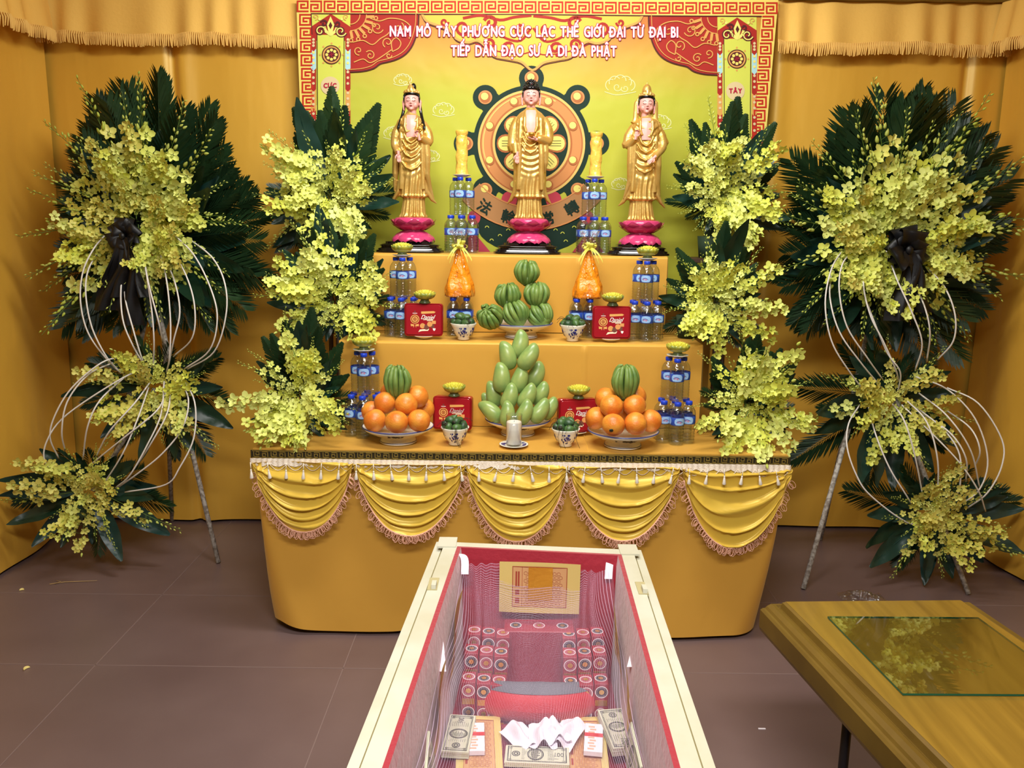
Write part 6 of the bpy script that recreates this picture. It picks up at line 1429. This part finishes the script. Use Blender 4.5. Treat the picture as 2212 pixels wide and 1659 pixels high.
for nm, P, w_ in (('left far corner of the lining', [(985, 1196), (1003, 1206), (1004, 1240)], .022), ('right far corner of the lining', [(1318, 1212), (1316, 1226), (1314, 1250)], .022), ('left lining, half way along the netting', [(940, 1348), (950, 1385), (956, 1450)], .018), ('right lining, half way along the netting', [(1380, 1378), (1372, 1400), (1362, 1440)], .018)):
    Ys = (2.278, 2.27, 2.255) if 'corner' in nm else (1.98, 1.93, 1.86); pp = [at(a, b_, y) for (a, b_), y in zip(P, Ys)]
    cp = catmull(pp, 5); m = MB(); m.grid(lambda u, v: cp[min(len(cp)-1, int(round(v*(len(cp)-1))))]+V(((u-.5)*w_, 0, .003*sin(v*6))), 3, len(cp)-1)
    m.build('white_tape_strip', 'cloth_white', None, label='white cloth tape strip at the '+nm, cat='tape')
# ------------------------------------------------------------------ lid with glass on a stand, right foreground
ex = V((.511, .024, 0)).normalized(); ey = V((-ex.y, ex.x, 0)); ey = V((-.133, .991, 0)).normalized()
LO = V((.788, 2.202, .60)); LW = .512; LL_ = 1.35
lid = empty('coffin_cover', (0, 0, 0), 'polished brown wooden lid with moulded edge resting on a metal stand at lower right', 'coffin cover')
pf = [(-.060, -.095), (-.062, -.085), (-.062, -.034), (-.056, -.028), (-.050, -.027), (-.046, -.020), (-.036, -.012), (-.024, -.013), (-.016, -.020), (-.012, -.021), (-.008, -.004), (0, 0)]
def ringp(i, z):
    return [LO+ex*i+ey*(-i*.35)+V((0, 0, z)), LO+ex*(LW-i)+ey*(-i*.35)+V((0, 0, z)), LO+ex*(LW-i)+ey*(-LL_+i)+V((0, 0, z)), LO+ex*i+ey*(-LL_+i)+V((0, 0, z))]
m = MB(); rs = [ringp(i, z) for i, z in pf]
for a, b_ in zip(rs, rs[1:]): m.add(a+b_, [(k, (k+1) % 4, 4+(k+1) % 4, 4+k) for k in range(4)], 0, False)
m.add(rs[0], [(3, 2, 1, 0)], 0, False); m.build('moulded_edge', 'lid_side', lid)
m = MB(); m.grid(lambda u, v: LO+ex*(LW*u)-ey*(LL_*v)+V((0, 0, .0005)), 4, 8); m.build('top_panel', 'lid_wood', lid)
gl = [V((.869, 2.10, 0)), V((1.283, 2.106, 0)), V((1.318, 1.728, 0)), V((.901, 1.723, 0))]
gp = empty('glass_pane', (0, 0, .603), 'clear glass pane with green edges lying on the wooden lid', 'glass pane')
m = MB(); m.add([g+V((0, 0, .005)) for g in gl], [(0, 3, 2, 1)], 0, False); m.build('clear_face', 'pane_glass', gp) if False else None
clear('pane_glass', (.80, .84, .78), .75, .015, base=.16); m.build('clear_face', 'pane_glass', gp)
m = MB(); m.add([g for g in gl]+[g+V((0, 0, .005)) for g in gl], [(k, (k+1) % 4, 4+(k+1) % 4, 4+k) for k in range(4)], 0, False); m.build('green_edge', 'glass_edge', gp)
st = empty('metal_stand', (0, 0, 0), 'dark metal stand legs carrying the brown wooden lid', 'stand')
for a, b_ in ((.03, .31), (.48, .31), (.03, 1.15), (.48, 1.15)):
    q = LO+ex*a-ey*b_; MB().tube([(q.x, q.y, .502), (q.x, q.y, 0)], .0125, 10).build('leg', 'stand_metal', st)
for b_ in (.31, 1.15):
    A = LO+ex*.0-ey*b_; B = LO+ex*.51-ey*b_; MB().tube([(A.x, A.y, .492), (B.x, B.y, .492)], .011, 8).build('crossbar', 'stand_metal', st)
q = fz(1832, 1600, .25)
# ------------------------------------------------------------------ litter on the floor
def fl(px, py, z=.003): return atz(px, py, z)
m = MB(); m.tube([fl(107, 1262), fl(140, 1257), fl(170, 1256), fl(210, 1254, .008)], [.003, .0026, .002, .001], 6); m.tube([fl(118, 1261), fl(132, 1256, .01), fl(122, 1254, .012)], .0018, 5); m.build('dry_twig', 'twig', None, label='thin dry twig on the floor at left below the wreath', cat='twig')
for px, py, s, rz, lab in ((47, 1276, .010, .3, 'small fallen petal on the floor left of the dry twig'), (59, 1446, .013, 1.2, 'curled fallen petal on the floor near the left edge')):
    q = fl(px, py, .002); m = MB(); m.grid(lambda u, v: V((s*cos(pi*u), s*.8*sin(pi*u)*(.6+.5*v), .001+.008*v*sin(pi*u)**.5)), 10, 3); o = m.build('fallen_petal', 'petal_litter', None, loc=q, label=lab, cat='petal'); o.rotation_euler = (0, 0, rz)
q = fl(1646, 1573); MB().box((0, 0, .001), (.024, .006, .002)).build('paper_scrap', 'cloth_white', None, loc=(q.x, q.y, 0), label='tiny white paper scrap on the floor left of the wooden lid', cat='paper scrap')
q = fl(1868, 1300); m = MB()
m.grid(lambda u, v: V((.20*(u-.5), .14*(v-.5)+.02*sin(u*7), .004+.06*max(0, sin(pi*u)*sin(pi*v))*(.6+.8*noise.noise(V((u*4, v*4, 1))))+.006*noise.noise(V((u*11, v*11, 3)))+.006)), 30, 20)
m.build('plastic_wrapper', 'film', None, loc=(q.x, q.y, 0), label='crumpled clear plastic wrapper on the floor beyond the wooden lid', cat='plastic wrapper')
